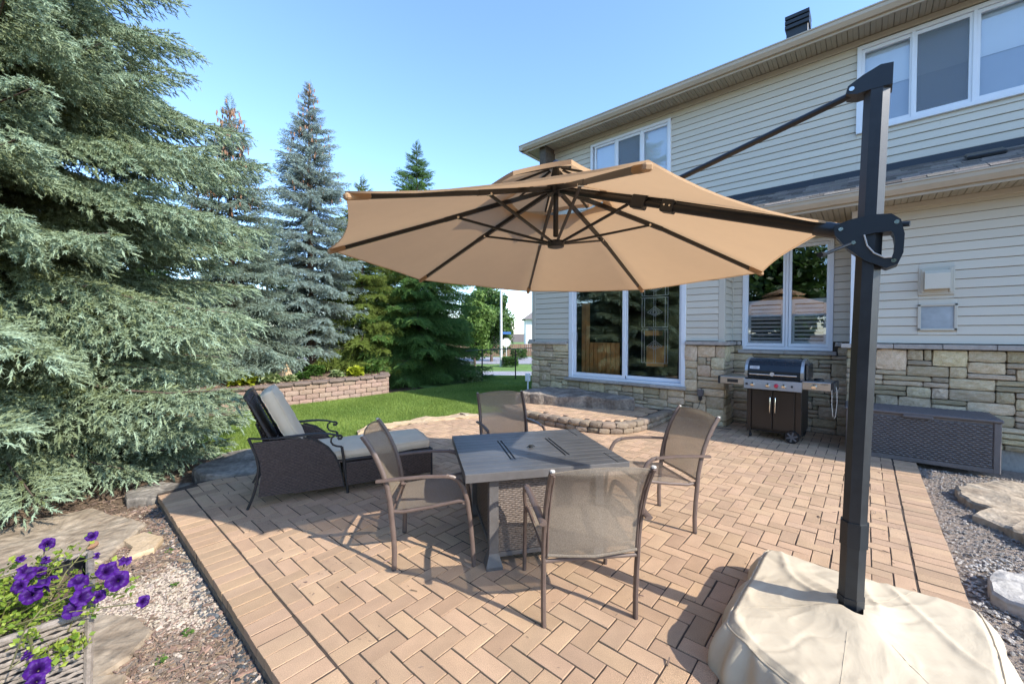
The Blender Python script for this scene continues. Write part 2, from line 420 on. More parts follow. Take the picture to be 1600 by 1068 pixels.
xs = lin(-900, -60, 12) + lin(-50, 12, 63) + lin(40, 600, 8); ys = lin(-600, -20, 8) + lin(-12, 60, 73) + lin(80, 1200, 12)
ground_sheet('ground', M['soil'], xs, ys, lambda x, y: True, -.012)
def inpoly(x, y, P):
    c = False; n = len(P)
    for i in range(n):
        (x1, y1), (x2, y2) = P[i], P[(i + 1) % n]
        if (y1 > y) != (y2 > y) and x < (x2 - x1) * (y - y1) / (y2 - y1) + x1: c = not c
    return c
LAWN = [(-5.3, 1.35), (-5.75, 1.9), (-5.95, 3.2), (-5.95, 3.8), (-5.75, 4.9), (-5.3, 5.6), (-5.3, 7.3), (-5.95, 7.3), (-5.95, 14), (-9.7, 14), (-16, 13.5), (-16, 8), (-9.6, 7.2), (-9.6, 1.2), (-7.4, 1.4)]
def poly_sheet(name, P, m, dz, step=.5, th=0.):
    x0 = min(p[0] for p in P); x1 = max(p[0] for p in P); y0 = min(p[1] for p in P); y1 = max(p[1] for p in P)
    import bmesh
    bm = bmesh.new(); vs = [bm.verts.new((x, y, 0)) for x, y in P]; bm.faces.new(vs)
    x = x0 + step
    while x < x1:
        bmesh.ops.bisect_plane(bm, geom=bm.verts[:] + bm.edges[:] + bm.faces[:], plane_co=(x, 0, 0), plane_no=(1, 0, 0)); x += step
    y = y0 + step
    while y < y1:
        bmesh.ops.bisect_plane(bm, geom=bm.verts[:] + bm.edges[:] + bm.faces[:], plane_co=(0, y, 0), plane_no=(0, 1, 0)); y += step
    for v in bm.verts: v.co.z = gz(v.co.x, v.co.y) + dz
    bmesh.ops.recalc_face_normals(bm, faces=bm.faces)
    me = bpy.data.meshes.new(name); bm.to_mesh(me); bm.free(); me.materials.append(m)
    if me.polygons and me.polygons[0].normal.z < 0: me.flip_normals()
    return struct(put(name, me))
poly_sheet('lawn', LAWN, M['grass'], .03, .5)
# land past the fence: road, island, pavement, far lawns (bands across the view)
def band(f0, f1, s0=-60, s1=60):
    """strip between two distances f along the viewing direction"""
    F = (-.66, .751); S = (.751, .66)
    return [(F[0] * a + S[0] * b, F[1] * a + S[1] * b) for a, b in ((f0, s0), (f0, s1), (f1, s1), (f1, s0))]
poly_sheet('far_lawn', band(15.2, 120, -90, 60), M['grass'], .012, 4)
poly_sheet('road', band(21.5, 25.5, -60, 30), M['asphalt'], .03, 3)
poly_sheet('sidewalk', band(20.0, 21.3, -60, 30), M['walk'], .045, 3)
poly_sheet('side_road', band(32, 42, -60, 30), M['asphalt'], .03, 4)

# ================================================================ brick patio
A = .1043                                   # half-brick module
def brickmesh(name, m, gap=.0075):
    b = MB(); g = gap / 2; x0, x1, y0, y1 = -A + g, A - g, -A / 2 + g, A / 2 - g; c = .0016
    V = [(x0, y0, -.055), (x1, y0, -.055), (x1, y1, -.055), (x0, y1, -.055), (x0, y0, -c), (x1, y0, -c), (x1, y1, -c), (x0, y1, -c),
         (x0 + c, y0 + c, 0), (x1 - c, y0 + c, 0), (x1 - c, y1 - c, 0), (x0 + c, y1 - c, 0)]
    Fc = [(8, 9, 10, 11)] + [(i, (i + 1) % 4, 4 + (i + 1) % 4, 4 + i) for i in range(4)] + [(4 + i, 4 + (i + 1) % 4, 8 + (i + 1) % 4, 8 + i) for i in range(4)]
    b.add(V, Fc); return b.mesh(name, m, fix=False)
PX1, PY0 = .468, .64
def left_edge(y): return -5.15 - .24 * max(0, min(3.0, y - .85)) + .35 * max(0, y - 4.6)
places = []                                 # x, y, rot
x = PX1 - A / 2
n_s = int((PX1 + 5.15) / A)
for i in range(n_s):                         # soldier course along the front edge
    places.append((PX1 - A * (i + .5), PY0 + A, math.pi / 2))
y = PY0 + 2 * A + .004
while y < 6.78:
    places.append((PX1 - A + .002, y + A / 2, 0)); y += A
ox, oy = PX1 - 2 * A - .005, PY0 + 2 * A + .006
for i in range(-62, 2):
    for j in range(-2, 72):
        k = (i - j) % 4
        if k == 0: cx, cy, rz = (i + 1) * A, (j + .5) * A, 0
        elif k == 3: cx, cy, rz = (i + .5) * A, (j + 1) * A, math.pi / 2
        else: continue
        X, Y = ox + cx, oy + cy
        hx, hy = (A, A / 2) if rz == 0 else (A / 2, A)
        if X + hx > ox + .01 or Y - hy < oy - .01: continue
        if X - hx < left_edge(Y): continue
        if Y + hy > (7.93 if -1.75 < X < -.2 else 7.38): continue
        if X < -4.6 and Y > 5.75: continue
        if X > -.15 and Y > 7.3: continue
        places.append((X, Y, rz))
# half bricks closing the ragged herringbone edge
occ = set()
patio = struct(bpy.data.objects.new('patio', None)); COL.objects.link(patio)
BMESH = brickmesh('brick', M['brick'])
camv = np.array([0, 0, 1.55])
def inview(x, y, z=0):
    f = -.66 * x + .751 * y; r = .751 * x + .66 * y
    if f < .3: return False
    u = r / f; v = (z - 1.55) / f
    return abs(u) < 1.30 and v > -.87
def tilt(): return (random.gauss(0, .004), random.gauss(0, .004))
cell = set()
for (X, Y, rz) in places:
    hx, hy = (A, A / 2) if rz == 0 else (A / 2, A)
    if Y < oy or X > ox: continue
    for sx in (-.5, .5):
        cell.add((round((X - ox + (sx * A if rz == 0 else 0)) / A - .5), round((Y - oy + (sx * A if rz != 0 else 0)) / A - .5)))
halves = []
for i in range(-62, 0):
    for j in range(0, 70):
        X = ox + (i + .5) * A; Y = oy + (j + .5) * A
        if (i, j) in cell: continue
        if X - A / 2 < left_edge(Y) or Y + A / 2 > (7.93 if -1.75 < X < -.2 else 7.38): continue
        if X < -4.6 and Y > 5.75: continue
        halves.append((X, Y))
order = sorted(places, key=lambda p: (0 if inview(p[0], p[1]) else 1, p[0] ** 2 + p[1] ** 2))
for X, Y, rz in order[:300]:
    ta, tb = tilt()
    b = put('brick', BMESH, patio, (X + random.gauss(0, .0012), Y + random.gauss(0, .0012), random.gauss(0, .0012)), (ta, tb, rz + random.gauss(0, .006)))
    if random.random() < .5: b.scale = (-1, -1, 1)
base = np.array([v.co[:] for v in BMESH.vertices]); bf = np.array([list(p.vertices) for p in BMESH.polygons])
Vs = []; Fs = []; n = 0
for X, Y, rz in order[300:]:
    c, s_ = math.cos(rz + random.gauss(0, .006)), math.sin(rz); q = base.copy(); ta, tb = tilt()
    q[:, 2] += q[:, 0] * ta + q[:, 1] * tb
    q = np.stack([q[:, 0] * c - q[:, 1] * s_ + X + random.gauss(0, .0012), q[:, 0] * s_ + q[:, 1] * c + Y + random.gauss(0, .0012), q[:, 2] + random.gauss(0, .0012)], 1)
    Vs.append(q); Fs.append(bf + n); n += len(q)
for X, Y in halves:
    q = base * np.array([.5, 1, 1]) + np.array([X, Y, 0]); Vs.append(q); Fs.append(bf + n); n += len(q)
stuff(put('bricks', npmesh('bricks', np.concatenate(Vs), np.concatenate(Fs), M['brickj']), patio))
mb = MB(); PB = [(PX1 - .006, PY0 + .006), (PX1 - .006, 7.92), (-1.8, 7.92), (-1.8, 7.38), (-4.6, 7.38), (-4.6, 5.75), (-5.3, 5.6), (-5.75, 4.9), (-5.93, 3.75), (-5.3, 1.4), (-5.13, PY0 + .006)]
mb.prism(PB, -.14, -.0045, lambda u, v, w: (u, v, w)); mb.obj('joint_bed', M['joint'], patio)
# visible concrete-coloured lower course under the front edge
EB = MB().box(-.15, .15, -.02, .02, -.16, -.058, .006).mesh('edge_block', M['edge'])
x = PX1 - .15
while x > -5.1:
    put('edge_block', EB, patio, (x, PY0 + .020 + random.uniform(-.003, .003), 0), (0, 0, random.gauss(0, .01))); x -= .304
y = PY0 + .2
while y < 6.7:
    put('edge_block', EB, patio, (PX1 - .022, y, 0), (0, 0, math.pi / 2)); y += .304

# ================================================================ the house
house = thing('house', 'two storey house with beige horizontal siding over a rough buff stone base', 'house', (0, 0, 0))
XL, XR = -5.84, 5.0
YL, YU = 7.40, 7.95                          # lower bays, upper wall and recess
ZC = 1.40                                    # underside of siding / top of capstone
core = MB()                                  # solid walls behind the cladding, with openings left for the rooms
def wallbox(x0, x1, y0, y1, z0, z1): core.box(x0, x1, y0, y1, z0, z1)
# lower left bay with the patio door opening (-4.82..-2.42, .60..2.62)
wallbox(XL + .03, -4.82, YL + .02, YL + .2, -.1, 3.3); wallbox(-2.42, -1.80, YL + .02, YL + .2, -.1, 3.3)
wallbox(-4.82, -2.42, YL + .02, YL + .2, -.1, .56); wallbox(-4.82, -2.42, YL + .02, YL + .2, 2.62, 3.3)
wallbox(XL + .03, XL + .2, YL + .2, 15, -.1, 5.9)
wallbox(-1.95, -1.80, YL + .2, YU + .02, -.1, 3.3)
# recess wall with window opening (-1.62..-.39, 1.27..3.03)
wallbox(-1.80, -1.60, YU + .02, YU + .2, -.1, 3.9); wallbox(-.40, -.13, YU + .02, YU + .2, -.1, 3.9)
wallbox(-1.60, -.40, YU + .02, YU + .2, -.1, 1.29); wallbox(-1.60, -.40, YU + .02, YU + .2, 3.0, 3.9)
wallbox(-.13, 0, YL + .2, YU + .02, -.1, 3.3)
wallbox(-.13, XR, YL + .02, YL + .2, -.1, 3.3)
wallbox(XL + .03, XR, YU + .06, YU + .2, 3.9, 4.48); wallbox(XL + .03, -4.62, YU + .06, YU + .2, 4.48, 5.9)
wallbox(-2.94, -.13, YU + .06, YU + .2, 4.48, 5.9); wallbox(-4.62, -2.94, YU + .06, YU + .2, 5.68, 5.9); wallbox(-.13, XR, YU + .06, YU + .2, 5.75, 5.9)
wallbox(XR - .2, XR, YU, 15, -.1, 5.9); wallbox(XL + .03, XR, 14.8, 15, -.1, 5.9)
core.obj('wall', M['mortar_lap_shade'], house)  # dark core shows in the siding gaps: lap shadow put into colour
# rooms seen through the glass
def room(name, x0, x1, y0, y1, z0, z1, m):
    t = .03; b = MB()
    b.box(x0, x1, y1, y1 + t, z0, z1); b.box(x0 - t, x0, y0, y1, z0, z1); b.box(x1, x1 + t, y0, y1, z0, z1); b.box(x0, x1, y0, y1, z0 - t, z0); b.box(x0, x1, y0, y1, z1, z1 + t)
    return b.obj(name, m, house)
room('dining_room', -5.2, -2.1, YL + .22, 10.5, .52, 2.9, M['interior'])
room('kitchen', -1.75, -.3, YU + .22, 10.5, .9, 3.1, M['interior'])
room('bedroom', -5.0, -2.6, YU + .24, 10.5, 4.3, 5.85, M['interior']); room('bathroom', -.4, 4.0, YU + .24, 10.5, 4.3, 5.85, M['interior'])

# ---- clapboards
EXP = .1143
def boardmesh(name, L):
    b = MB(); pr = [(-.002, .0065), (-.018, .0065), (-.020, .012), (-.018, .020), (-.005, EXP + .001), (-.002, EXP + .001)]
    b.prism(pr, 0, 1, lambda u, v, w: (w, u, v)); me = b.mesh(name, M['siding']); return me
BOARD = boardmesh('siding_board', 1)
def siding(part, x0, x1, z0, z1, Y, holes=(), rz=0., org=None):
    z = z0
    while z < z1 - .02:
        segs = [(x0, x1)]; extra = []
        for hx0, hx1, hz0, hz1 in holes:
            if z + EXP > hz0 + .01 and z < hz1 - .01:
                if z < hz0 - .008: extra.append((max(x0, hx0), min(x1, hx1), z, (hz0 - z) / EXP))
                if z + EXP > hz1 + .008: extra.append((max(x0, hx0), min(x1, hx1), hz1, (z + EXP - hz1) / EXP))
                ns = []
                for a, b in segs:
                    if hx1 <= a or hx0 >= b: ns.append((a, b)); continue
                    if hx0 > a: ns.append((a, hx0))
                    if hx1 < b: ns.append((hx1, b))
                segs = ns
        for xa, xb, ze, q in extra:
            put('siding_board', BOARD, part, (xa, Y, ze), (0, 0, rz), (xb - xa, 1, q))
        hgt = min(EXP, z1 - z)
        for a, b in segs:
            cuts = [a]
            while b - cuts[-1] > 3.7: cuts.append(cuts[-1] + random.uniform(2.4, 3.6))
            cuts.append(b)
            for c, d in zip(cuts, cuts[1:]):
                if d - c < .01: continue
                if org is None: loc = (c, Y, z)
                else: loc = (org[0], org[1] + (c - x0), z)
                put('siding_board', BOARD, part, loc, (0, 0, rz), (d - c - .0015, 1, hgt / EXP))
        z += EXP
sw = holder('lower_siding', house)
siding(sw, XL + .06, -1.84, ZC + .01, 3.2, YL, [(-4.835, -2.405, .5, 2.655)])
siding(sw, YL + .03, YU - .03, ZC + .01, 3.2, 0, rz=math.pi / 2, org=(-1.80, YL + .03))
siding(sw, -1.78, -.15, ZC + .01, 3.3, YU, [(-1.625, -.395, 1.2, 3.025)])
sg = holder('garage_siding', house)
siding(sg, -.09, XR, ZC + .01, 3.2, YL, [(.495, .805, 2.04, 2.38), (.495, .835, 1.585, 1.915)])
su = holder('upper_siding', house)
siding(su, XL + .06, XR, 3.97, 5.80, YU + .04, [(-4.655, -2.905, 4.455, 5.695), (-.16, 3.195, 4.505, 5.77)])
sl = holder('side_siding', house)
for z in np.arange(ZC + .01, 5.8, EXP):
    put('siding_board', BOARD, sl, (XL, 15.0, z), (0, 0, -math.pi / 2), (7.0 if z > 3.3 else 7.56, 1, 1))
# corner posts and frieze trims
def trimbox(*a, ch=.004, m='trim', name='corner_trim'): return MB().box(*a, ch).obj(name, M[m], house)
trimbox(XL - .022, XL + .065, YL - .022, YL + .06, ZC, 3.24); trimbox(-1.87, -1.775, YL - .022, YL + .05, ZC, 3.24)
trimbox(-1.798, -1.772, YU - .03, YU + .0, ZC, 3.24); trimbox(-.178, -.085, YL - .024, YL + .06, ZC, 3.24, m='white')
trimbox(XL - .022, XL + .065, YU + .0, YU + .10, 3.9, 5.84)
trimbox(XL + .07, XR, YU - .006, YU + .03, 5.80, 5.88, name='frieze_trim'); trimbox(-.08, XR, YL - .035, YL - .001, 3.17, 3.235, name='frieze_trim')
trimbox(XL + .07, -1.88, YL - .035, YL - .001, 3.17, 3.235, name='frieze_trim')

# ---- split stone facing
RM = [rockmesh('stone', M['stone'], 4, .34, .10, s, .16) for s in range(10)]
def stones(part, x0, x1, z0, z1, Y, holes=(), axis='x', cw=.075, chh=.0675):
    nx = max(1, round((x1 - x0) / cw)); nz = max(1, round((z1 - z0) / chh)); cx = (x1 - x0) / nx; cz = (z1 - z0) / nz
    occ = [[False] * nx for _ in range(nz)]
    for hx0, hx1, hz0, hz1 in holes:
        for j in range(nz):
            for i in range(nx):
                X = x0 + (i + .5) * cx; Z = z0 + (j + .5) * cz
                if hx0 < X < hx1 and hz0 < Z < hz1: occ[j][i] = True
    for j in range(nz):
        for i in range(nx):
            if occ[j][i]: continue
            h = random.choices([1, 2, 3], [.42, .47, .11])[0]; w = random.choices([2, 3, 4, 5], [.08, .34, .34, .24])[0]
            if h == 1: w = max(w, 3) + random.choice([0, 1])
            if h == 3: w = min(w, 4)
            if i + 1 >= nx or occ[j][i + 1]: h = 1
            ww = 0
            while ww < w and i + ww < nx and not occ[j][i + ww]: ww += 1
            if i + ww == nx - 1 and not occ[j][nx - 1]: ww += 1
            hh = 0
            while hh < h and j + hh < nz and all(not occ[j + hh][i + k] for k in range(ww)): hh += 1
            if j + hh == nz - 1 and all(not occ[nz - 1][i + k] for k in range(ww)): hh += 1
            for a in range(hh):
                for b in range(ww): occ[j + a][i + b] = True
            W, H = ww * cx - .013, hh * cz - .013; D = random.uniform(.085, .115)
            X = x0 + (i + ww / 2) * cx; Z = z0 + (j + hh / 2) * cz
            me = random.choice(RM)
            if axis == 'x': o = put('stone', me, part, (X, Y, Z), (0, random.gauss(0, .012), 0), (W * 1.05, D, H * 1.06))
            else: o = put('stone', me, part, (Y, X, Z), (random.gauss(0, .01), 0, math.pi / 2), (W * 1.05, D, H * 1.06))
            if random.random() < .5: o.scale[0] *= -1; o.scale[2] *= -1
s1 = holder('stone_base', house)
stones(s1, XL - .02, -4.86, -.06, 1.335, YL + .005); stones(s1, -4.86, -2.41, -.06, .535, YL + .005)
stones(s1, -2.41, -1.765, -.06, 1.335, YL + .005)
s2 = holder('recess_stone', house)
stones(s2, YL - .01, YU - .02, -.06, 1.335, -1.80, axis='y'); stones(s2, -1.76, -.18, -.06, 1.335, YU + .005, [(-1.64, -.36, 1.23, 1.6)])
s3 = holder('garage_stone', house)
stones(s3, -.205, 2.9, .17, 1.335, YL + .005)
MB().box(-.15, XR, YL + .0, YL + .06, -.3, .17, .004).obj('foundation', M['concrete'], house)
# cap stones
def caps(xa, xb, Y, z0=1.345, z1=1.405, d=.10):
    x = xa
    while x < xb - .02:
        L = min(random.uniform(.42, .62), xb - x)
        if xb - x - L < .15: L = xb - x
        b = MB().box(0, L - .005, -d, .03, 0, z1 - z0, .006); b.obj('capstone', M['cap'], house, loc=(x, Y, z0 + random.uniform(-.002, .002))); x += L
caps(XL - .09, -4.87, YL - .0, 1.30, 1.36); caps(-2.39, -1.70, YL - .0); caps(-1.69, -1.64, YU); caps(-.36, -.27, YU); caps(-.27, 3.2, YL)
MB().box(-1.85, -1.695, YL + .031, YU - .101, 1.345, 1.405, .006).obj('capstone', M['cap'], house)
b = MB(); b.box(XL + .06, -4.87, YL - .015, YL + .02, 1.36, 1.41); b.obj('base_trim', M['trim'], house)
def sill(xa, xb, Y, z0, z1, n=3, d=.085):
    for k in range(n):
        a = xa + (xb - xa) * k / n; c = xa + (xb - xa) * (k + 1) / n
        MB().box(a + .002, c - .002, Y - d, Y + .02, z0, z1, .006).obj('stone_sill', M['cap'], house)
sill(-4.90, -2.37, YL, .545, .598, 4, .12); sill(-1.68, -.34, YU, 1.205, 1.262, 2, .09)
MB().box(XL - .10, XL + .02, YL - .05, 14.9, 1.34, 1.40, .006).obj('capstone', M['cap'], house)
s4 = holder('side_stone', house); stones(s4, YL + .05, 13.5, -.1, 1.335, XL + .0, axis='y', cw=.14, chh=.12)
core2 = MB().box(XL + .03, XL + .06, YL + .02, YL + .3, -.1, 1.35); core2.obj('mortar_bed', M['mortar_lap_shade'], house)

# ---- window builder: casing > sashes > panes
def window(x0, x1, z0, z1, Y, splits, blind=None, name='window', screens=()):
    """splits: list of (xa,xb) glass units"""
    w = holder(name, house); fr = .055
    f = MB()
    f.box(x0, x1, Y - .03, Y + .07, z1 - fr, z1, .004); f.box(x0, x1, Y - .034, Y + .07, z0, z0 + fr, .004)
    f.box(x0, x0 + fr, Y - .032, Y + .07, z0 + .003, z1 - .003, .004); f.box(x1 - fr, x1, Y - .032, Y + .07, z0 + .003, z1 - .003, .004)
    for (a, b), (c, d) in zip(splits, splits[1:]):
        m = (b + c) / 2; f.box(m - .018, m + .018, Y - .026, Y + .07, z0 + fr, z1 - fr, .003)
    f.obj('window_frame', M['white'], w)
    for k, (a, b) in enumerate(splits):
        s = MB(); t = .038; za, zb = z0 + fr + .004, z1 - fr - .004
        s.box(a - t, b + t, Y - .010, Y + .04, zb - t - .01, zb, .004); s.box(a - t, b + t, Y - .012, Y + .04, za, za + t + .012, .004)
        s.box(a - t, a, Y - .011, Y + .04, za + .002, zb - .002, .004); s.box(b, b + t, Y - .011, Y + .04, za + .002, zb - .002, .004)
        s.obj('sash', M['white'], w)
        g = MB().box(a - .01, b + .01, Y + .012, Y + .018, za + t, zb - t); g.obj('pane', M['glassu'] if blind else M['glassk'], w)
        if blind:
            MB().box(a - .03, b + .03, Y + .075, Y + .079, za + (zb - za) * blind[0], zb).obj('blind', M['blindw'], w)
            MB().box(a - .03, b + .03, Y + .095, Y + .099, za - .05, za + (zb - za) * (blind[0] + .02)).obj('grey_reflection', M['greyrefl'], w)  # added grey sheet: dim reflection in the lower glass put into colour
        if k in screens:
            MB().box(a - .005, b + .005, Y - .001, Y + .001, za + t, zb - t).obj('insect_screen', M['screen'], w)
    return w
window(-4.66, -2.90, 4.45, 5.70, YU + .02, [(-4.53, -4.09), (-4.0, -3.53), (-3.44, -2.98)], (.12,), screens=(1,))
window(-.165, 3.2, 4.50, 5.775, YU + .02, [(-.075, .395), (.47, .95), (1.05, 1.95), (2.06, 2.54), (2.62, 3.1)], (.50,), screens=(1,))
kw = window(-1.63, -.39, 1.27, 3.03, YU, [(-1.545, -1.045), (-.925, -.475)])
# half-height shutters inside the kitchen window
for a, b in ((-1.56, -1.035), (-.935, -.465)):
    sh = MB(); sh.box(a, b, YU + .075, YU + .10, 2.03, 2.10, .003); sh.box(a, b, YU + .075, YU + .10, 1.33, 1.42, .003)
    sh.box(a, a + .045, YU + .074, YU + .101, 1.33, 2.10, .003); sh.box(b - .045, b, YU + .074, YU + .101, 1.33, 2.10, .003)
    sh.obj('shutter_frame', M['white'], kw)
    for k in range(9):
        z = 1.455 + k * .066
        lm = MB().beam((a + .047, YU + .088, z), (b - .047, YU + .088, z), .008 if k > 5 else .058, .058 if k > 5 else .009, (0, .72, 1) if k <= 5 else (0, .3, 1), .002)
        lm.obj('louver', M['white'], kw)
# ---- patio door
dr = holder('patio_door', house); Y = YL
f = MB(); f.box(-4.84, -2.40, Y - .035, Y + .14, 2.56, 2.66, .004); f.box(-4.84, -4.745, Y - .037, Y + .14, .60, 2.565, .004); f.box(-2.475, -2.40, Y - .037, Y + .14, .60, 2.565, .004)
f.box(-4.76, -2.45, Y - .030, Y + .14, .598, .645, .004); f.obj('door_frame', M['white'], dr)
def leaf(xa, xb, yy, t=.065, g0=.012):
    p = MB(); za, zb = .65, 2.56
    p.box(xa, xb, yy, yy + .04, za, za + t, .004); p.box(xa, xb, yy, yy + .04, zb - t, zb, .004)
    p.box(xa, xa + t, yy - .001, yy + .041, za + .002, zb - .002, .004); p.box(xb - t, xb, yy - .001, yy + .041, za + .002, zb - .002, .004)
    p.obj('door_leaf', M['white'], dr)
    MB().box(xa + t - .01, xb - t + .01, yy + .016, yy + .022, za + t - .01, zb - t + .01).obj('pane', M['glass'], dr)
leaf(-4.745, -3.55, Y + .005); leaf(-3.60, -2.475, Y + .06)
MB().tube([(-4.70, Y - .005, 1.38), (-4.70, Y - .045, 1.39), (-4.70, Y - .045, 1.56), (-4.70, Y - .005, 1.57)], .010, 6).obj('handle', M['white'], dr, True)
MB().box(-3.585, -3.565, Y - .02, Y + .006, 1.36, 1.46, .004).obj('handle', M['white'], dr)
# leaded glass hanging behind the right leaf, added planks that put the amber reflection into colour, shelf
lg = MB(); xa, xb = -3.28, -2.78; yy = Y + .16
for z0, z1 in ((.98, 1.62), (1.66, 2.22), (2.26, 2.54)):
    for q in ((xa, z0, xb, z0), (xa, z1, xb, z1), (xa, z0, xa, z1), (xb, z0, xb, z1), (xa + .05, z0, xa + .05, z1), (xb - .05, z0, xb - .05, z1)):
        lg.beam((q[0], yy, q[1]), (q[2], yy, q[3]), .010, .010)
    cx = (xa + xb) / 2; cz = (z0 + z1) / 2; hh = (z1 - z0) * .5
    for s_ in (-1, 1):
        for k in (0, 1, 2):
            w_ = .045 + .05 * k; h_ = .05 + .03 * k
            lg.beam((cx, yy, cz + h_), (cx + s_ * w_, yy, cz), .007, .007); lg.beam((cx, yy, cz - h_ * .6), (cx + s_ * w_, yy, cz), .007, .007)
        lg.beam((cx + s_ * .02, yy, z0), (cx + s_ * .02, yy, z1), .006, .006)
lg.obj('leaded_glass', M['lead'], dr)
for k in range(9): MB().box(-4.68 + k * .10, -4.59 + k * .10, Y + .24, Y + .27, .55, 1.35 if k > 1 else 2.2, .004).obj('reflection_plank', M['woodrefl'], house)
MB().box(-3.25, -2.9, Y + .3, Y + .5, .9, 1.3, .01).box(-3.3, -3.0, Y + .3, Y + .5, 1.5, 1.6, .01).obj('sideboard', M['woodrefl'], house)

# ---- eaves: soffit panels, fascia and gutter, roofs
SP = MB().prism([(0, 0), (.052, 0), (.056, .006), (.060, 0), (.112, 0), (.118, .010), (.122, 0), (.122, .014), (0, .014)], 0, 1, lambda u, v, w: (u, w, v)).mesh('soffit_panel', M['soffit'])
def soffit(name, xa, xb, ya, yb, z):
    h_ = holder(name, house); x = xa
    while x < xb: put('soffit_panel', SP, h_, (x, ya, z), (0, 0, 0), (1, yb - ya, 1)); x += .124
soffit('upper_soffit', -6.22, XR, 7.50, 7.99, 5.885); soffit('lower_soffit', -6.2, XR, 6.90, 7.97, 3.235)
def gutter(name, xa, xb, Y, z0, z1, par=house):
    h = z1 - z0
    pr = [(0, h), (-.012, h), (-.012, h * .86), (.0, h * .80), (.006, h * .45), (.03, h * .18), (.045, 0), (.11, 0), (.11, h * .98), (.10, h * .98), (.10, .01), (.05, .01), (.02, h * .4), (.01, h * .95)]
    MB().prism(pr, xa, xb, lambda u, v, w: (w, Y + u, z0 + v)).obj(name, M['gutter'], par)
gutter('gutter', -6.28, XR, 7.40, 5.865, 5.985); gutter('gutter', -6.25, XR, 6.80, 3.24, 3.365)
MB().box(-6.25, XR, 7.49, 7.512, 5.83, 5.97).obj('fascia', M['gutter'], house); MB().box(-6.22, XR, 6.888, 6.91, 3.20, 3.35).obj('fascia', M['gutter'], house)
# upper left return of the eave
pr = [(0, 0), (-.10, 0), (-.10, .12), (0, .12)]
MB().prism(pr, 7.40, 16, lambda u, v, w: (-6.18 + u, w, 5.865 + v)).obj('gutter', M['gutter'], house)
MB().box(-6.2, XL + .05, 7.99, 16, 5.885, 5.90).obj('side_soffit', M['soffit'], house)
# upper hip roof
sl_ = .5; rf = MB(); x0, x1, y0, y1, z0 = -6.28, XR + .3, 7.40, 16.2, 5.97; hy = (y1 - y0) / 2
rf.add([(x0, y0, z0), (x1, y0, z0), (x1, y1, z0), (x0, y1, z0), (x0 + hy, y0 + hy, z0 + hy * sl_), (x1, y0 + hy, z0 + hy * sl_)], [(0, 1, 5, 4), (2, 3, 4, 5), (3, 0, 4), (1, 2, 5)])
rf.obj('roof', mat('roof_field', (.11, .10, .09), .95, .3, 12, .4, 90), house)
# lower roof strip with shingles
lr = holder('lower_roof', house); ang = math.atan2(.50, 1.10)
MB().prism([(6.83, 3.355), (7.99, 3.86), (7.99, 3.82), (6.9, 3.33)], -6.2, XR, lambda u, v, w: (w, u, v)).obj('roof_deck', M['flash'], lr)
SH = MB().box(0, .27, 0, .16, 0, .010, .002).mesh('shingle', M['shingle'])
rows = 8
for r_ in range(rows):
    x = -2.6 - random.random() * .2
    while x < 2.6:
        w_ = random.choice([.6, .8, 1, 1.15])
        put('shingle', SH, lr, (x, 6.835 + r_ * .137 * math.cos(ang), 3.372 + r_ * .137 * math.sin(ang) + random.choice([0, .006])), (ang, 0, 0), (w_ * .985, 1, 1)); x += .27 * w_
MB().box(-6, XR, YU - .012, YU + .03, 3.845, 3.965).obj('flashing', M['flash'], house)
# roof ventilator (low, slanted) and tall louvred roof vent
v = holder('roof_vent', house)
MB().box(-.16, .16, -.12, .12, 0, .05, .012).obj('vent_hood', M['blackp'], v, rot=(ang, 0, 0), loc=(1.05, 7.52, 3.70)); MB().box(-.19, .19, -.16, .14, 0, .008).obj('vent_flange', M['flash'], v, rot=(ang, 0, 0), loc=(1.05, 7.52, 3.683))
v = holder('attic_vent', house); cx, cy = -1.08, 9.6
MB().box(cx - .17, cx + .17, cy - .15, cy + .15, 6.9, 7.45, .005).obj('vent_shaft', M['blackp'], v)
for k in range(3): MB().lathe([(.19, 0), (.27, .015), (.27, .075), (.20, .085)], 4, (cx, cy, 7.36 + k * .09), a0=math.pi / 4).obj('vent_louver', M['blackp'], v)
# recessed light under the eave
v = holder('soffit_light', house)
MB().lathe([(.055, -.006), (.055, .0), (.035, .0), (.035, .012)], 20, (-5.80, 7.72, 5.885)).obj('light_trim', M['trim'], v); MB().lathe([(.034, -.007), (.034, .0)], 16, (-5.80, 7.72, 5.885)).obj('light_lens', M['enamel'], v)
# wall fittings
e = holder('exhaust_hood', house)
MB().box(.49, .81, YL - .035, YL + .01, 2.03, 2.385, .006).obj('hood_plate', M['trim'], e); MB().prism([(YL - .16, 2.10), (YL - .16, 2.29), (YL - .11, 2.33), (YL - .03, 2.33), (YL - .03, 2.10)], .54, .76, lambda u, v_, w: (w, u, v_)).obj('hood_box', M['siding'], e)
MB().box(.515, .54, YL - .05, YL - .03, 2.06, 2.36, .004).obj('hood_fin', M['trim'], e); MB().box(.76, .785, YL - .05, YL - .03, 2.06, 2.36, .004).obj('hood_fin', M['trim'], e)
e = holder('vent_window', house)
fr_ = MB(); 
for q in ((.49, .84, 1.89, 1.92), (.49, .84, 1.58, 1.61), (.49, .52, 1.583, 1.917), (.81, .84, 1.583, 1.917)): fr_.box(q[0], q[1], YL - .04, YL + .01, q[2], q[3], .004)
fr_.obj('vent_frame', M['trim'], e); MB().box(.52, .81, YL - .022, YL - .012, 1.61, 1.89).obj('frosted_pane', M['frost'], e)
e = holder('outlet_box', house)
MB().box(-2.17, -2.08, YL - .12, YL - .045, .47, .58, .01).obj('outlet_cover', M['resin'], e); MB().box(-2.15, -2.10, YL - .13, YL - .06, .40, .475, .008).obj('plug', M['blackp'], e)
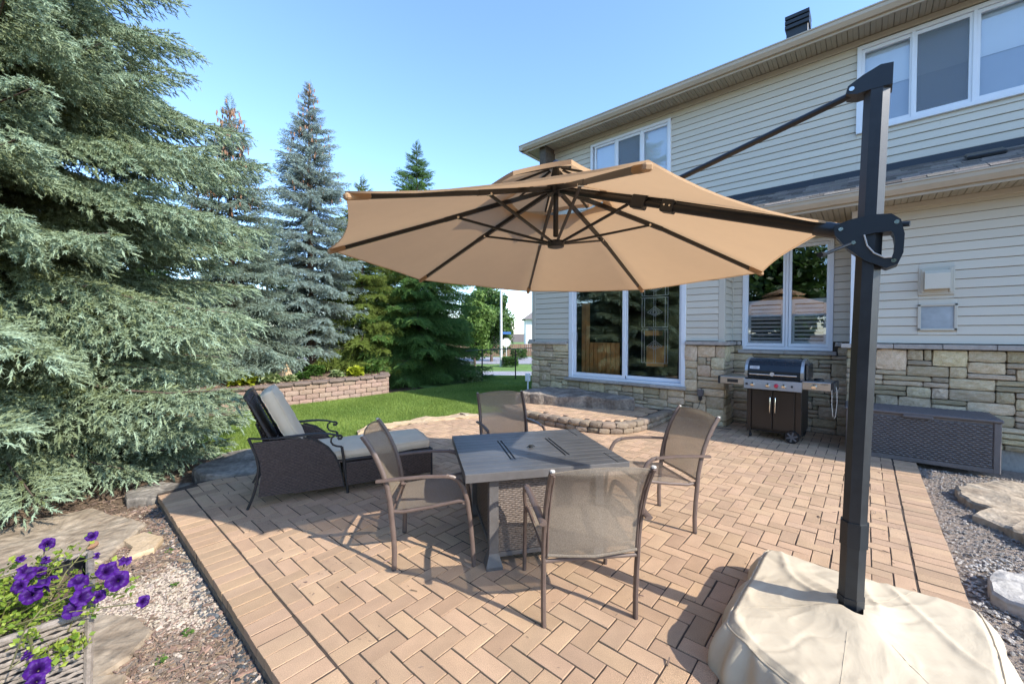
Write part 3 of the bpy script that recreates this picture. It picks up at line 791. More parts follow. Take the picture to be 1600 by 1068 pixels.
MB().tube([(-2.12, YL - .10, .41), (-2.13, YL - .16, .30), (-2.20, YL - .2, .18), (-2.26, YL - .22, .06), (-2.2, YL - .28, .012), (-1.95, YL - .32, .012), (-1.6, YL - .25, .012)], .005, 6).obj('cord', M['blackp'], e, True)
e = holder('service_box', house)
MB().box(-6.03, -5.91, YL - .07, YL + .0, .42, .60, .008).obj('box_cover', M['white'], e); MB().box(-5.985, -5.955, YL - .05, YL - .02, -.1, .42, .004).obj('conduit', M['white'], e)
MB().box(-5.52, -5.49, YL - .07, YL - .05, .48, .62, .003).box(-5.47, -5.44, YL - .07, YL - .05, .48, .62, .003).obj('outlet_cover', M['stone'], e)
MB().box(-5.55, -4.5, YL - .06, YL - .02, -.02, .02, .004).obj('drip_strip', M['whiter'], house)

# ================================================================ steps and slab at the door
steps = thing('stone_step', 'low curved step of brown tumbled blocks with brick top below the patio door', 'step', (0, 0, 0))
edge = [(-5.30, 5.75), (-5.0, 5.55), (-4.5, 5.46), (-3.9, 5.44), (-3.35, 5.46), (-3.0, 5.55), (-2.76, 5.75), (-2.65, 6.05), (-2.60, 6.45), (-2.60, 7.28)]
def along(P, step, j=0.):
    out = []; carry = 0; L = [math.dist(a, b) for a, b in zip(P, P[1:])]; tot = sum(L); s = 0
    while s < tot - step * .3:
        w = step * random.uniform(.8, 1.2); mid = min(s + w / 2, tot); q = mid
        for (a, b), l in zip(zip(P, P[1:]), L):
            if q <= l or (a, b) == (P[-2], P[-1]):
                t = min(1, q / l); out.append((a[0] + (b[0] - a[0]) * t, a[1] + (b[1] - a[1]) * t, math.atan2(b[1] - a[1], b[0] - a[0]), w)); break
            q -= l
        s += w
    return out
TM = [rockmesh('block', M['tumbled'], 3, .7, .10, s + 30, .04) for s in range(6)]
for k, zz in enumerate((.043, .128)):
    for x, y, a, w in along(edge, .185):
        put('block', random.choice(TM), steps, (x - math.sin(a) * (.075 - .0 * k), y + math.cos(a) * (.075), zz), (0, 0, a + random.gauss(0, .02)), (w * 1.03, .17, .090))
inner = [(-5.22, 5.86), (-5.0, 5.66), (-4.5, 5.57), (-3.9, 5.55), (-3.38, 5.57), (-3.08, 5.65), (-2.86, 5.82), (-2.77, 6.07), (-2.72, 6.45), (-2.72, 7.33), (-5.22, 7.33)]
MB().prism(inner, -.02, .145, lambda u, v, w: (u, v, w)).obj('step_fill', M['joint'], steps)
tb = MB().box(-A + .003, A - .003, -A / 2 + .003, A / 2 - .003, -.03, 0, .004).mesh('brick', M['brick'])
for i in range(-40, 4):
    for j in range(-4, 30):
        k = (i - j) % 4
        if k == 0: cx, cy, rz = (i + 1) * A, (j + .5) * A, 0
        elif k == 3: cx, cy, rz = (i + .5) * A, (j + 1) * A, math.pi / 2
        else: continue
        X, Y = -2.8 + cx, 5.6 + cy; hx, hy = (A, A / 2) if rz == 0 else (A / 2, A)
        if all(inpoly(X + a * hx * .8, Y + b_ * hy * .8, inner) for a in (-1, 1) for b_ in (-1, 1)) and not (X < -3.5 and Y > 6.75) : put('brick', tb, steps, (X, Y, .166 + random.gauss(0, .001)), (0, 0, rz))
# big split slab used as upper step
SLAB_AT = 1

# ================================================================ cantilever umbrella
umb = thing('cantilever_umbrella', 'tan octagonal cantilever umbrella on a black mast with cream base cover', 'umbrella', (0, 2.5, 0))
MX = lambda z: -.041 + (z - .2) * .0245
def oval(r1, r2, n=8): return [(r1 * math.cos(2 * math.pi * (k + .5) / n), r2 * math.sin(2 * math.pi * (k + .5) / n)) for k in range(n)]
def mastseg(z0, z1, r1, r2, name, m, rot=.0):
    o_ = [(r1, -r2 * .35), (r1, r2 * .35), (r1 * .45, r2), (-r1 * .45, r2), (-r1, r2 * .35), (-r1, -r2 * .35), (-r1 * .45, -r2), (r1 * .45, -r2)]
    b = MB(); b.prism(o_, z0, z1, lambda u, v, w: (MX(w) + u, v, w)); return b.obj(name, M[m], umb)
mastseg(.12, 2.66, .045, .044, 'mast', 'mast'); mastseg(.545, .66, .052, .051, 'mast_collar', 'blackp')
mastseg(.15, .55, .0475, .0465, 'mast_sleeve', 'mast'); mastseg(.17, .30, .051, .051, 'mast_foot', 'mast')
# top cap with the nose that holds the brace
b = MB(); b.prism([(.070, 2.645), (.072, 2.738), (.03, 2.745), (-.03, 2.722), (-.082, 2.692), (-.09, 2.66), (-.05, 2.645), (-.005, 2.648)], -.046, .046, lambda u, v, w: (u + .0, w, v)); b.obj('mast_cap', M['blackp'], umb)
for s_ in (-1,): MB().lathe([(.010, 0), (.010, .006)], 10, (-.068, -.052, 2.673), 'y').obj('bolt', M['chrome'], umb)
# joint housing with handle loop
OUT = [(-.125, 2.055), (-.06, 2.075), (.02, 2.082), (.075, 2.075), (.105, 2.045), (.118, 1.98), (.115, 1.90), (.098, 1.852), (.062, 1.838), (-.01, 1.878), (-.075, 1.945), (-.12, 2.01)]
INN = [(-.012, 1.995), (.02, 1.999), (.05, 1.999), (.075, 1.998), (.083, 1.985), (.088, 1.95), (.086, 1.91), (.078, 1.885), (.058, 1.882), (.022, 1.905), (-.002, 1.94), (-.012, 1.97)]
b = MB(); n = len(OUT); ya, yb = -.056, .056
for yy, s_ in ((ya, 0), (yb, 1)):
    pass
vs = [(u, ya, v_) for u, v_ in OUT] + [(u, yb, v_) for u, v_ in OUT] + [(u, ya, v_) for u, v_ in INN] + [(u, yb, v_) for u, v_ in INN]
pairs = [(0, 0), (1, 0), (2, 1), (3, 2), (3, 3), (4, 3), (4, 4), (5, 5), (6, 6), (7, 7), (8, 8), (9, 9), (10, 10), (11, 11)]
fs = []
def nearest(i): return min(range(len(INN)), key=lambda k: math.dist(INN[k], OUT[i]))
nn = [nearest(i) for i in range(n)]
for i in range(n):
    j = (i + 1) % n; a, c = nn[i], nn[j]
    fs += [(i, j, n + j, n + i)]
    chain = [a]
    if a != c:
        st = (c - a) % n
        if st <= n // 2:
            for q in range(1, st + 1): chain.append((a + q) % n)
        else:
            chain.append(c)
    fs.append([i, j] + [2 * n + q for q in chain[::-1]]); fs.append([n + j, n + i] + [3 * n + q for q in chain])
for i in range(n):
    j = (i + 1) % n; fs.append((2 * n + j, 2 * n + i, 3 * n + i, 3 * n + j))
b.add(vs, fs); b.obj('joint_housing', M['blackp'], umb)
for u, v_ in ((-.098, 2.035), (-.052, 1.965), (.092, 2.035), (.085, 1.868)): MB().lathe([(.009, 0), (.009, .005)], 10, (u, -.060, v_), 'y').obj('bolt', M['chrome'], umb)
MB().tube([(-.015, -.060, 1.995), (-.004, -.060, 1.945), (.02, -.060, 1.908), (.055, -.060, 1.884), (.078, -.060, 1.884)], .0035, 6).obj('release_strip', M['cap_g'], umb, True)
MB().tube([(.09, -.02, 2.03), (.135, -.03, 2.025)], .012, 8).obj('lock_knob', M['blackp'], umb, True)
c_ = holder('crank', umb); MB().tube([(-.06, -.10, 1.955), (-.155, -.15, 1.91)], .007, 6).obj('crank_arm', M['black'], c_, True); MB().tube([(-.155, -.15, 1.91), (-.165, -.19, 1.905)], .013, 8).obj('crank_knob', M['black'], c_, True)
# canopy
HC = Vector((-1.766, .01, 0)); RR = 1.65; NR = 8; A0 = 4.734
zr = 2.092; zt = 2.655
def rimz(dx, dy): return zr - .0013 * dx - .0479 * dy
def vert(k, r):
    t = A0 - k * math.pi / 4; dx, dy = r * math.cos(t), r * math.sin(t); f = r / RR
    return Vector((HC.x + dx, HC.y + dy, zt + (rimz(dx, dy) - zt) * (f * .92 + .08 * f * f)))
def canopy_pt(a, f):
    """a: panel coordinate 0..8, f 0..1 radius"""
    k = int(a) % 8; t = a - int(a); p = vert(k, RR * f); q = vert(k + 1, RR * f); m = p.lerp(q, t)
    s = 4 * t * (1 - t); c = Vector((HC.x, HC.y, m.z)); m.z += s * f * (.010 * noise3(m.x * 2.2, m.y * 2.2, k * 3.1) + .004 * noise3(m.x * 6, m.y * 6, k * 1.7))
    m = m + (c - m) * (.038 * s * f ** 2); m.z += -.018 * s * f * (1 - .2 * f)
    return m
nf = 14; na = 9; b = MB()
fr0 = .22
for k in range(8):
    b.grid(lambda u, v: canopy_pt(k + u * .99999, fr0 + (1 - fr0) * v), na, nf)
    # hem, folded under
    b.grid(lambda u, v: canopy_pt(k + u * .99999, 1) + Vector((0, 0, -.010 * v + .002)), na, 2)
co = b.mesh('canopy', M['canopy'], False, False)
import bmesh as _bm
q = _bm.new(); q.from_mesh(co); _bm.ops.remove_doubles(q, verts=q.verts, dist=.0008); _bm.ops.recalc_face_normals(q, faces=q.faces); q.to_mesh(co); q.free()
co.polygons.foreach_set('use_smooth', [True] * len(co.polygons)); put('canopy', co, umb)
# upper vent canopy
def vent_pt(a, f):
    k = int(a) % 8; t = a - int(a); r = .50 * f
    def P(k): an = A0 - k * math.pi / 4; return Vector((HC.x + r * math.cos(an), HC.y + r * math.sin(an), 2.80 - .19 * f + .03 * math.sin(k * 2.1) * f))
    m = P(k).lerp(P((k + 1) % 8), t); s = 4 * t * (1 - t); m.z += .02 * s * f * f * math.cos(k * 1.7); m += (Vector((HC.x, HC.y, m.z)) - m) * (.05 * s * f)
    return m
b = MB()
for k in range(8): b.grid(lambda u, v: vent_pt(k + u * .99999, .02 + .98 * v), 7, 6); b.grid(lambda u, v: vent_pt(k + u * .99999, 1) + Vector((0, 0, -.03 * v)), 7, 2)
me = b.mesh('vent_canopy', M['canopy'], False, False); me.polygons.foreach_set('use_smooth', [True] * len(me.polygons)); put('vent_canopy', me, umb)
# ribs, struts, pockets
LH = Vector((HC.x, HC.y, 2.215))
for k in range(8):
    a = vert(k, .05); z_ = Vector((0, 0, -.022)); mid = vert(k, RR * .5) + z_; e = vert(k, RR * .985) + z_; e2 = vert(k, RR * .62) + z_
    w_ = .022 if k not in (0, 7) else .026
    rb = MB(); rb.beam(a + z_, mid, w_, .03); rb.beam(mid, e, w_ * .9, .026); r_ = rb.obj('rib', M['black'], umb)
    j = vert(k, RR * (.44 if k != 6 else .38)) + z_ + Vector((0, 0, -.012)); d = (Vector((j.x, j.y, 0)) - Vector((LH.x, LH.y, 0))).normalized()
    MB().beam(LH + d * .055 + Vector((0, 0, .012)), j, .016, .016).obj('strut', M['black'], umb)
    MB().tube([j + Vector((0, 0, .0)) - d.cross(Vector((0, 0, 1))) * .018, j + d.cross(Vector((0, 0, 1))) * .018], .009, 8).obj('rib_bolt', M['chrome'], umb, True)
    dd = (e - mid).normalized(); pk = MB(); pk.beam(e - dd * .10, e + dd * .030, .036, .030, ch=.008); pk.obj('rib_pocket', M['canopy'], umb)
    v1 = Vector((HC.x + .47 * math.cos(A0 - k * math.pi / 4), HC.y + .47 * math.sin(A0 - k * math.pi / 4), 2.60)); v0 = Vector((HC.x + .05 * math.cos(A0 - k * math.pi / 4), HC.y + .05 * math.sin(A0 - k * math.pi / 4), 2.77))
    MB().beam(v0, v1, .014, .014).obj('vent_rib', M['black'], umb)
MB().lathe([(.03, -.03), (.06, -.022), (.066, 0), (.066, .022), (.04, .03), (.012, .03)], 16, tuple(LH)).obj('lower_hub', M['black'], umb, True)
MB().lathe([(.03, -.05), (.062, -.045), (.07, -.02), (.07, .02), (.05, .05), (.02, .16), (.012, .165)], 16, (HC.x, HC.y, 2.63)).obj('upper_hub', M['black'], umb, True)
MB().lathe([(.010, 2.27), (.020, 2.275), (.020, 2.60), (.012, 2.605)], 12, (HC.x, HC.y, 0)).obj('centre_pole', M['black'], umb, True)
MB().lathe([(.03, 0), (.03, .03), (.012, .05)], 10, (HC.x, HC.y, 2.79)).obj('finial', M['black'], umb, True)
# boom and brace
B0 = Vector((-.085, 0, 2.03)); B1 = Vector((HC.x + .05, 0, 2.60)); bd = B1 - B0
MB().tube([B0, B0 + bd * .52], .030, 10).obj('boom', M['black'], umb, True); MB().tube([B0 + bd * .50, B1], .021, 10).obj('inner_boom', M['black'], umb, True)
MB().beam(B0 + bd * .49, B0 + bd * .535, .075, .075, ch=.006).obj('boom_collar', M['blackp'], umb)
MB().beam(B0 + bd * .60, B0 + bd * .655, .07, .085, ch=.008).obj('slider', M['blackp'], umb)
for s_ in (-1, 1): MB().tube([B0 + bd * (.51 + s_ * .01) + Vector((0, -.045, .0)), B0 + bd * (.51 + s_ * .01) + Vector((0, -.04, 0))], .006, 8).obj('bolt', M['chrome'], umb)
MB().tube([B0 - bd * .005, B0 + bd * .07], .036, 10).obj('boom_socket', M['blackp'], umb, True)
bj = B0 + bd * .625
MB().tube([(-.07, 0, 2.668), bj + Vector((0, 0, .03))], .019, 10, sq=.8).obj('brace', M['black'], umb, True)
# cloth cover over the base weights
def cover(u, v):
    """u,v in 0..1 over the footprint with draped sides; local to the umbrella"""
    P = [(-.47, .46), (.46, .50), (.68, -.72), (-.27, -.66), (-.56, -.33)]
    return None
def drape():
    top = [(-.44, .43), (-.12, .42), (.18, .45), (.43, .44), (.44, .10), (.41, -.30), (.39, -.72), (.10, -.78), (-.16, -.66), (-.33, -.56), (-.47, -.44), (-.47, -.14), (-.46, .14)]
    bot = [(-.50, .50), (-.13, .48), (.19, .51), (.49, .50), (.51, .10), (.48, -.30), (.46, -.80), (.10, -.88), (-.19, -.75), (-.37, -.64), (-.53, -.49), (-.53, -.15), (-.51, .15)]
    n = len(top); m = 8
    def ring(P, u):
        a = u * n; i = int(a) % n; t = a - int(a); p0, p1, p2, p3 = P[i - 1], P[i], P[(i + 1) % n], P[(i + 2) % n]
        c_ = [.5 * (2 * p1[k] + (p2[k] - p0[k]) * t + (2 * p0[k] - 5 * p1[k] + 4 * p2[k] - p3[k]) * t * t + (-p0[k] + 3 * p1[k] - 3 * p2[k] + p3[k]) * t ** 3) for k in (0, 1)]
        return tuple(.45 * c_[k] + .55 * (p1[k] + (p2[k] - p1[k]) * t) for k in (0, 1))
    NU = 200; NT = 44; NS = 14; vs = []
    for j in range(NT):                       # from the mast out to the rim of the top
        r = j / (NT - 1)
        for i in range(NU):
            x, y = ring(top, i / NU); mx, my = -.038, 0.
            f = .052 / .5 + (1 - .052 / .5) * r; X = mx + (x - mx) * f; Y = my + (y - my) * f
            z = .218 - .010 * r ** 2 + .040 * math.exp(-(r * 4) ** 2)
            z += .011 * noise3(X * 2.6 + 4, Y * 2.6, 0) + .007 * noise3(X * 9, Y * 4, 2.) * (1 - .3 * r) + .004 * math.sin(18 * (X * .8 - Y * .9) + 3 * noise3(X * 3, Y * 3, 1)) * r * (.5 + noise3(X * 2, Y * 2, 7))
            z += .0045 * (1 - abs(noise3(X * 5 + 3, Y * 3.4 - X * 2, 11.)) * 2) ** 5 * r; z += .003 * (1 - abs(noise3(X * 8 - Y * 6, Y * 5 + X * 2, 21.)) * 2) ** 5
            fold = abs(noise3(X * 2.4 + Y * 2.1, Y * 1.1 - X * .8, 4.2)); z += .008 * math.exp(-(fold * 20) ** 2)
            fold = abs(noise3(X * 1.4 - Y * 3.4, Y * 1.9 + X * 1.8, 9.2)); z -= .004 * math.exp(-(fold * 22) ** 2)
            vs.append((X, Y, z - (.018 if r > .97 else 0)))
    for j in range(1, NS + 1):
        r = j / NS
        for i in range(NU):
            x0_, y0_ = ring(top, i / NU); x1_, y1_ = ring(bot, i / NU); z0_ = vs[(NT - 1) * NU + i][2]
            w = .020 * math.sin(i / NU * 6.283 * 13 + 2 * math.sin(i * .126)) * math.sin(r * 2.6) + .006 * math.sin(i * .79 + r * 2)
            bul = .012 * math.sin(r * math.pi * .8)
            X = x0_ + (x1_ - x0_) * (r ** .8); Y = y0_ + (y1_ - y0_) * (r ** .8); L = math.hypot(X, Y)
            X += X / L * (bul + w); Y += Y / L * (bul + w)
            vs.append((X, Y, z0_ * (1 - r) ** .9 + .004 + .008 * noise3(X * 8, Y * 8, r * 3)))
    fs = []
    for j in range(NT + NS - 1):
        for i in range(NU): fs.append((j * NU + i, j * NU + (i + 1) % NU, (j + 1) * NU + (i + 1) % NU, (j + 1) * NU + i))
    me = bpy.data.meshes.new('base_cover'); me.from_pydata(vs, [], fs); me.materials.append(M['cream']); me.update()
    me.polygons.foreach_set('use_smooth', [True] * len(fs)); o = put('base_cover', me, umb)
    # seam piping round the rim
    seam = MB(); seam.tube([Vector(vs[(NT - 1) * NU + i]) + Vector((0, 0, .0)) for i in range(NU)], .004, 5, closed=True); seam.obj('seam', M['cream'], o, True)
    for si, (i0) in enumerate((33, 87, 117, 160)):
        pts = [Vector(vs[j * NU + i0]) + Vector((0, 0, .002)) for j in range(10, NT + NS - 2)]
        MB().tube([p - Vector((0, 0, .0018)) for p in pts], .0016, 4).obj('seam', M['cream'], o, True)
drape()

# ================================================================ sling chairs
CG = 'sling chairs around the square table'
def make_chair():
    t = thing('patio_chair', 'brown sling chair', 'chair', group=CG)
    W = .254; WF = .275
    back = [(0, 0), (.004, .12), (-.002, .24), (-.014, .365), (-.022, .46), (-.042, .56), (-.072, .66), (-.108, .745), (-.145, .815), (-.178, .865), (-.195, .888)]
    front = [(.520, 0), (.512, .14), (.498, .30), (.478, .44), (.450, .535), (.420, .582), (.385, .605), (.34, .615)]
    for s_ in (-1, 1):
        MB().tube([(s_ * (W + .004 * math.sin(z * 3)), y, z) for y, z in back], .0140, 8, sq=1.25).obj('back_leg', M['frame'], t, True)
        MB().tube([(s_ * (WF + (.012 if z > .5 else 0)), y, z) for y, z in front], .0130, 8, sq=1.2).obj('front_leg', M['frame'], t, True)
        arm = [(s_ * (WF + .012), .36, .613), (s_ * (WF + .012), .20, .618), (s_ * (WF + .008), .05, .610), (s_ * (WF + .004), -.06, .600), (s_ * (WF + .003), -.105, .597)]
        MB().tube(arm, .020, 8, sq=.55, up=(0, 0, 1)).obj('armrest', M['frame'], t, True)
        MB().lathe([(.013, 0), (.013, .007), (.009, .010)], 10, (s_ * W, -.196, .889)).obj('end_cap', M['cap_g'], t)
        MB().tube([(s_ * (W - .012), -.02, .385), (s_ * (W - .010), .06, .378), (s_ * (W - .006), .24, .402), (s_ * (WF - .012), .42, .437), (s_ * (WF - .005), .478, .438)], .0115, 8).obj('seat_rail', M['frame'], t, True)
        MB().tube([(s_ * (W - .012), -.032, .402), (s_ * (W - .012), -.05, .56), (s_ * (W - .012), -.112, .74), (s_ * (W - .012), -.188, .865)], .006, 6).obj('sling_rail', M['frame'], t, True)
        MB().lathe([(.015, 0), (.015, .012), (.0135, .015)], 8, (s_ * W, .0, -.002)).obj('foot', M['blackp'], t)
    MB().tube([(-W, -.018, .36), (W, -.018, .36)], .010, 8).obj('cross_bar', M['frame'], t, True); MB().tube([(-WF, .455, .425), (0, .462, .418), (WF, .455, .425)], .010, 8).obj('cross_bar', M['frame'], t, True)
    bp = [(-.030, .395), (-.036, .46), (-.050, .56), (-.078, .66), (-.112, .745), (-.150, .815), (-.180, .862), (-.192, .880)]
    def bpt(u, v):
        a = v * (len(bp) - 1); i = min(int(a), len(bp) - 2); f = a - i; y = bp[i][0] * (1 - f) + bp[i + 1][0] * f; z = bp[i][1] * (1 - f) + bp[i + 1][1] * f
        x = (u - .5) * 2; s = 1 - x * x
        return (x * (W - .010), y - .028 * s * (1 - .35 * v) - .012 * s * math.sin(v * 9), z + (.020 * s if v > .95 else 0) - .0 * s)
    MB().grid(bpt, 13, 17).obj('back_sling', M['sling'], t, True)
    def spt(u, v):
        x = (u - .5) * 2; y = .018 + v * .445; z = .392 + .050 * v - .022 * (1 - x * x) * math.sin(v * 3.0) - .012 * max(0, v - .9) * 10
        return (x * (W - .008 + .02 * v), y, z)
    MB().grid(spt, 13, 13).obj('seat_sling', M['sling'], t, True)
    MB().tube([(-W + .012, -.036, .400), (0, -.060, .392), (W - .012, -.036, .400)], .009, 8).obj('sling_hem', M['sling'], t, True)
    MB().tube([(-W + .012, -.190, .880), (-W * .5, -.205, .896), (0, -.210, .902), (W * .5, -.205, .896), (W - .012, -.190, .880)], .0045, 6).obj('sling_hem', M['sling'], t, True)
    return t
ch = make_chair(); first = True
for (bx, by, hd, lab) in (
    (-1.092, 1.880, 138.5, 'brown sling chair nearest the camera with its back turned, in front of the table'),
    (-2.493, 1.620, 48.7, 'brown sling chair at the left side of the table beside the wicker lounger'),
    (-1.180, 3.425, 232., 'brown sling chair at the right side of the table on the grill side'),
    (-2.895, 3.185, -31.0, 'brown sling chair behind the table in front of the curved step')):
    c = ch if first else copy_tree(ch); first = False
    c.location = (bx, by, 0); c.rotation_euler = (0, 0, R(hd - 90)); c['label'] = lab

# ================================================================ table
ta_ = thing('fire_pit_table', 'square grey slatted metal table with wicker pedestal between the four sling chairs', 'table', (-1.954, 2.45, 0), R(54.5))
TU, TV, TZ = .57, .495, .66                  # half length (local x = u), half width (local y = v)
fb = MB(); fb.box(-TU, TU, -TV, -TV + .014, TZ - .058, TZ - .002, .003); fb.box(-TU, TU, TV - .014, TV, TZ - .058, TZ - .002, .003)
fb.box(-TU, -TU + .014, -TV + .014, TV - .014, TZ - .058, TZ - .002, .003); fb.box(TU - .014, TU, -TV + .014, TV - .014, TZ - .058, TZ - .002, .003); fb.obj('apron', M['tablef'], ta_)
MB().box(-TU + .014, TU - .014, -TV + .014, TV - .014, TZ - .03, TZ - .0075).obj('underlayer', M['blackp'], ta_)
ns = 12; sw_ = (2 * TV - .0) / ns
for k in range(ns):
    y0 = -TV + k * sw_ + .0012; y1 = y0 + sw_ - .0024
    for xa, xb in ((-TU, -.225), (-.213, -.197 + .0), (-.185, .185), (.197, .213), (.225, TU)) if 2 < k < 9 else ((-TU, TU - .085), (TU - .079, TU)):
        MB().box(xa, xb, y0, y1, TZ - .007, TZ, .0015).obj('slat', M['table'], ta_)
MB().lathe([(.018, 0), (.018, .012), (.010, .018)], 12, (.0, .0, TZ)).obj('lid_knob', M['blackp'], ta_, True)
MB().tube([(-.03, 0, TZ + .004), (-.012, 0, TZ + .018), (.012, 0, TZ + .018), (.03, 0, TZ + .004)], .004, 6).obj('lid_handle', M['blackp'], ta_, True)
LU, LV = .375, .40
for sx in (-1, 1):
    for sy in (-1, 1):
        l = MB(); l.box(sx * LU - .032, sx * LU + .032, sy * LV - .032, sy * LV + .032, .06, TZ - .03, .003)
        l.add([(sx * LU + a * .032, sy * LV + b_ * .032, .10) for a, b_ in ((-1, -1), (1, -1), (1, 1), (-1, 1))] + [(sx * LU + a * .055, sy * LV + b_ * .055, .02) for a, b_ in ((-1, -1), (1, -1), (1, 1), (-1, 1))] + [(sx * LU + a * .055, sy * LV + b_ * .055, 0) for a, b_ in ((-1, -1), (1, -1), (1, 1), (-1, 1))],
              [(0, 1, 5, 4), (1, 2, 6, 5), (2, 3, 7, 6), (3, 0, 4, 7), (4, 5, 9, 8), (5, 6, 10, 9), (6, 7, 11, 10), (7, 4, 8, 11), (11, 10, 9, 8), (3, 2, 1, 0)])
        l.obj('leg', M['tablef'], ta_)
def weave(fn, rows, cols, amp, rowh, xr=None, thick=None):
    """bands woven over and under stakes. fn(u,z,d)->point, u 0..1 across, z 0..1 up, d outward"""
    vs = []; fs = []; n = 0
    for r in range(rows):
        zc = (r + .5) / rows; ua, ub = xr(zc) if xr else (0, 1)
        if ub - ua < 1.5 / cols: continue
        k = max(2, int((ub - ua) * cols * 2)); hh = rowh / 2
        for i in range(k + 1):
            u = ua + (ub - ua) * i / k; ph = math.cos(math.pi * (u * cols) + math.pi * r); d = amp * ph
            tw = .0 * ph
            for zz, dd in ((zc - hh, d - amp * .7), (zc - hh * .4, d + amp * .35), (zc + hh * .4, d + amp * .35), (zc + hh, d - amp * .7)): vs.append(fn(u, zz, dd))
        for i in range(k):
            for q in range(3): a = n + i * 4 + q; fs.append((a, a + 4, a + 5, a + 1))
        n += (k + 1) * 4
    b = MB(); b.v = [tuple(v) for v in vs]; b.f = fs; return b
for s_, ax in ((-1, 'y'), (1, 'y'), (-1, 'x'), (1, 'x')):
    h0, h1 = .09, TZ - .06; L_ = (LU if ax == 'y' else LV) - .032; D_ = (LV if ax == 'y' else LU) - .004
    fn = (lambda u, z, d: ((u * 2 - 1) * L_, s_ * (D_ + d), h0 + (h1 - h0) * z)) if ax == 'y' else (lambda u, z, d: (s_ * (D_ + d), (u * 2 - 1) * L_, h0 + (h1 - h0) * z))
    p = MB(); p.grid(lambda u, v: fn(u, v, -.006), 2, 2); pn = p.obj('side_panel', M['wick'], ta_)
    w = weave(fn, 40, 34, .0022, 1 / 42); w.obj('wicker', M['wickt'], pn, True)
    for za, zb in ((h0 - .03, h0), (h1, h1 + .03)):
        q5 = (-L_, L_, s_ * D_ - .012, s_ * D_ + .012) if ax == 'y' else (s_ * D_ - .012, s_ * D_ + .012, -L_, L_)
        MB().box(*q5, za, zb, .003).obj('panel_rail', M['tablef'], ta_)

# ================================================================ lounger
lo = thing('chaise_lounge', 'dark wicker chaise lounge with beige cushions and scrolled iron arms', 'chaise lounge', (-4.058 - .93 * .33, 1.127 + .366 * .33, 0), R(68.5 - 90))
def side(s_):
    x = .33 * s_
    MB().tube([(x, -.02, 0), (x, .02, .10), (x, .052, .22), (x, .068, .36), (x, .050, .47), (x, .018, .56), (x, -.006, .625)], .0125, 8).obj('rear_leg', M['iron'], lo, True)
    MB().tube([(x, .80, 0), (x, .792, .10), (x, .778, .20), (x, .766, .34), (x, .75, .455)], .014, 8).obj('front_leg', M['iron'], lo, True)
    arm = [(x, -.006, .625), (x, .08, .612), (x, .20, .602), (x, .34, .604), (x, .46, .608), (x, .56, .606), (x, .65, .592), (x, .715, .570)]
    MB().tube(arm, [.014, .015, .017, .019, .019, .017, .015, .013], 8, sq=.65).obj('armrest', M['iron'], lo, True)
    cu = [(x, .715, .570), (x, .742, .566), (x, .752, .550), (x, .742, .535), (x, .724, .536), (x, .718, .550)]
    MB().tube(cu, .012, 8).obj('scroll', M['iron'], lo, True)
    MB().tube([(x, .69, .578), (x, .660, .55), (x, .655, .515), (x, .672, .485), (x, .705, .468), (x, .75, .458)], .009, 8).obj('scroll', M['iron'], lo, True)
    for dx in (0, .012): MB().tube([(x - s_ * .012 * (dx > 0), .42 + dx * 2, .585), (x, .54, .545 - dx), (x, .63, .47 - dx), (x, .69, .38 - dx * 1.5), (x, .73, .27), (x, .752, .16), (x, .768, .06)], .008, 8).obj('brace', M['iron'], lo, True)
    # woven side
    poly = [(.062, .095), (.085, .30), (.078, .40), (.05, .50), (.025, .585), (.20, .575), (.40, .578), (.50, .55), (.60, .485), (.67, .395), (.715, .29), (.745, .17), (.76, .075)]
    bk = MB(); bk.prism(poly, x - .006, x + .006, lambda u, v, w: (w, u, v)); pn = bk.obj('side_panel', M['iron'], lo)
    z0, z1 = .08, .585
    def xr(zc):
        z = z0 + (z1 - z0) * zc; xs_ = []
        for (a, b_), (c, d) in zip(poly, poly[1:] + poly[:1]):
            if (b_ > z) != (d > z): xs_.append(a + (z - b_) / (d - b_) * (c - a))
        return (min(xs_) / .8, max(xs_) / .8) if len(xs_) > 1 else (0, 0)
    for o_ in (1, -1): weave(lambda u, z, d: (x + o_ * (.012 + d), u * .8, z0 + (z1 - z0) * z), 36, 34, .0040, 1 / 40, xr).obj('wicker', M['wick'], pn, True)
    # long low panel towards the foot
    q = MB(); q.box(x - .006, x + .006, .78, 1.62, .075, .30); pn = q.obj('side_panel', M['iron'], lo)
    for o_ in (1, -1): weave(lambda u, z, d: (x + o_ * (.012 + d), .79 + u * .83, .08 + .22 * z), 16, 36, .0040, 1 / 18).obj('wicker', M['wick'], pn, True)
    MB().tube([(x, .78, .322), (x, 1.2, .320), (x, 1.64, .318)], .012, 8).obj('seat_rail', M['iron'], lo, True)
    MB().tube([(x, 1.63, 0), (x, 1.628, .32)], .012, 8).obj('foot_leg', M['iron'], lo, True)
    MB().tube([(x * .93, .28, .33), (x * .93, .15, .62), (x * .93, .02, .90), (x * .93, -.03, .985)], .013, 8).obj('back_rail', M['iron'], lo, True)
    MB().tube([(x * .9, .22, .62), (x * .9, .13, .44), (x * .9, .02, .22)], .010, 8).obj('back_prop', M['iron'], lo, True)
side(1); side(-1)
q = MB().box(-.33, .33, 1.614, 1.626, .075, .30); pn = q.obj('foot_panel', M['wick'], lo); weave(lambda u, z, d: (-.33 + .66 * u, 1.63 + d, .08 + .22 * z), 16, 28, .0040, 1 / 18).obj('wicker', M['wick'], pn, True)
MB().tube([(-.33, 1.63, .318), (.33, 1.63, .318)], .012, 8).obj('foot_rail', M['iron'], lo, True)
MB().box(-.32, .32, .28, 1.61, .305, .318).obj('seat_deck', M['wick'], lo)
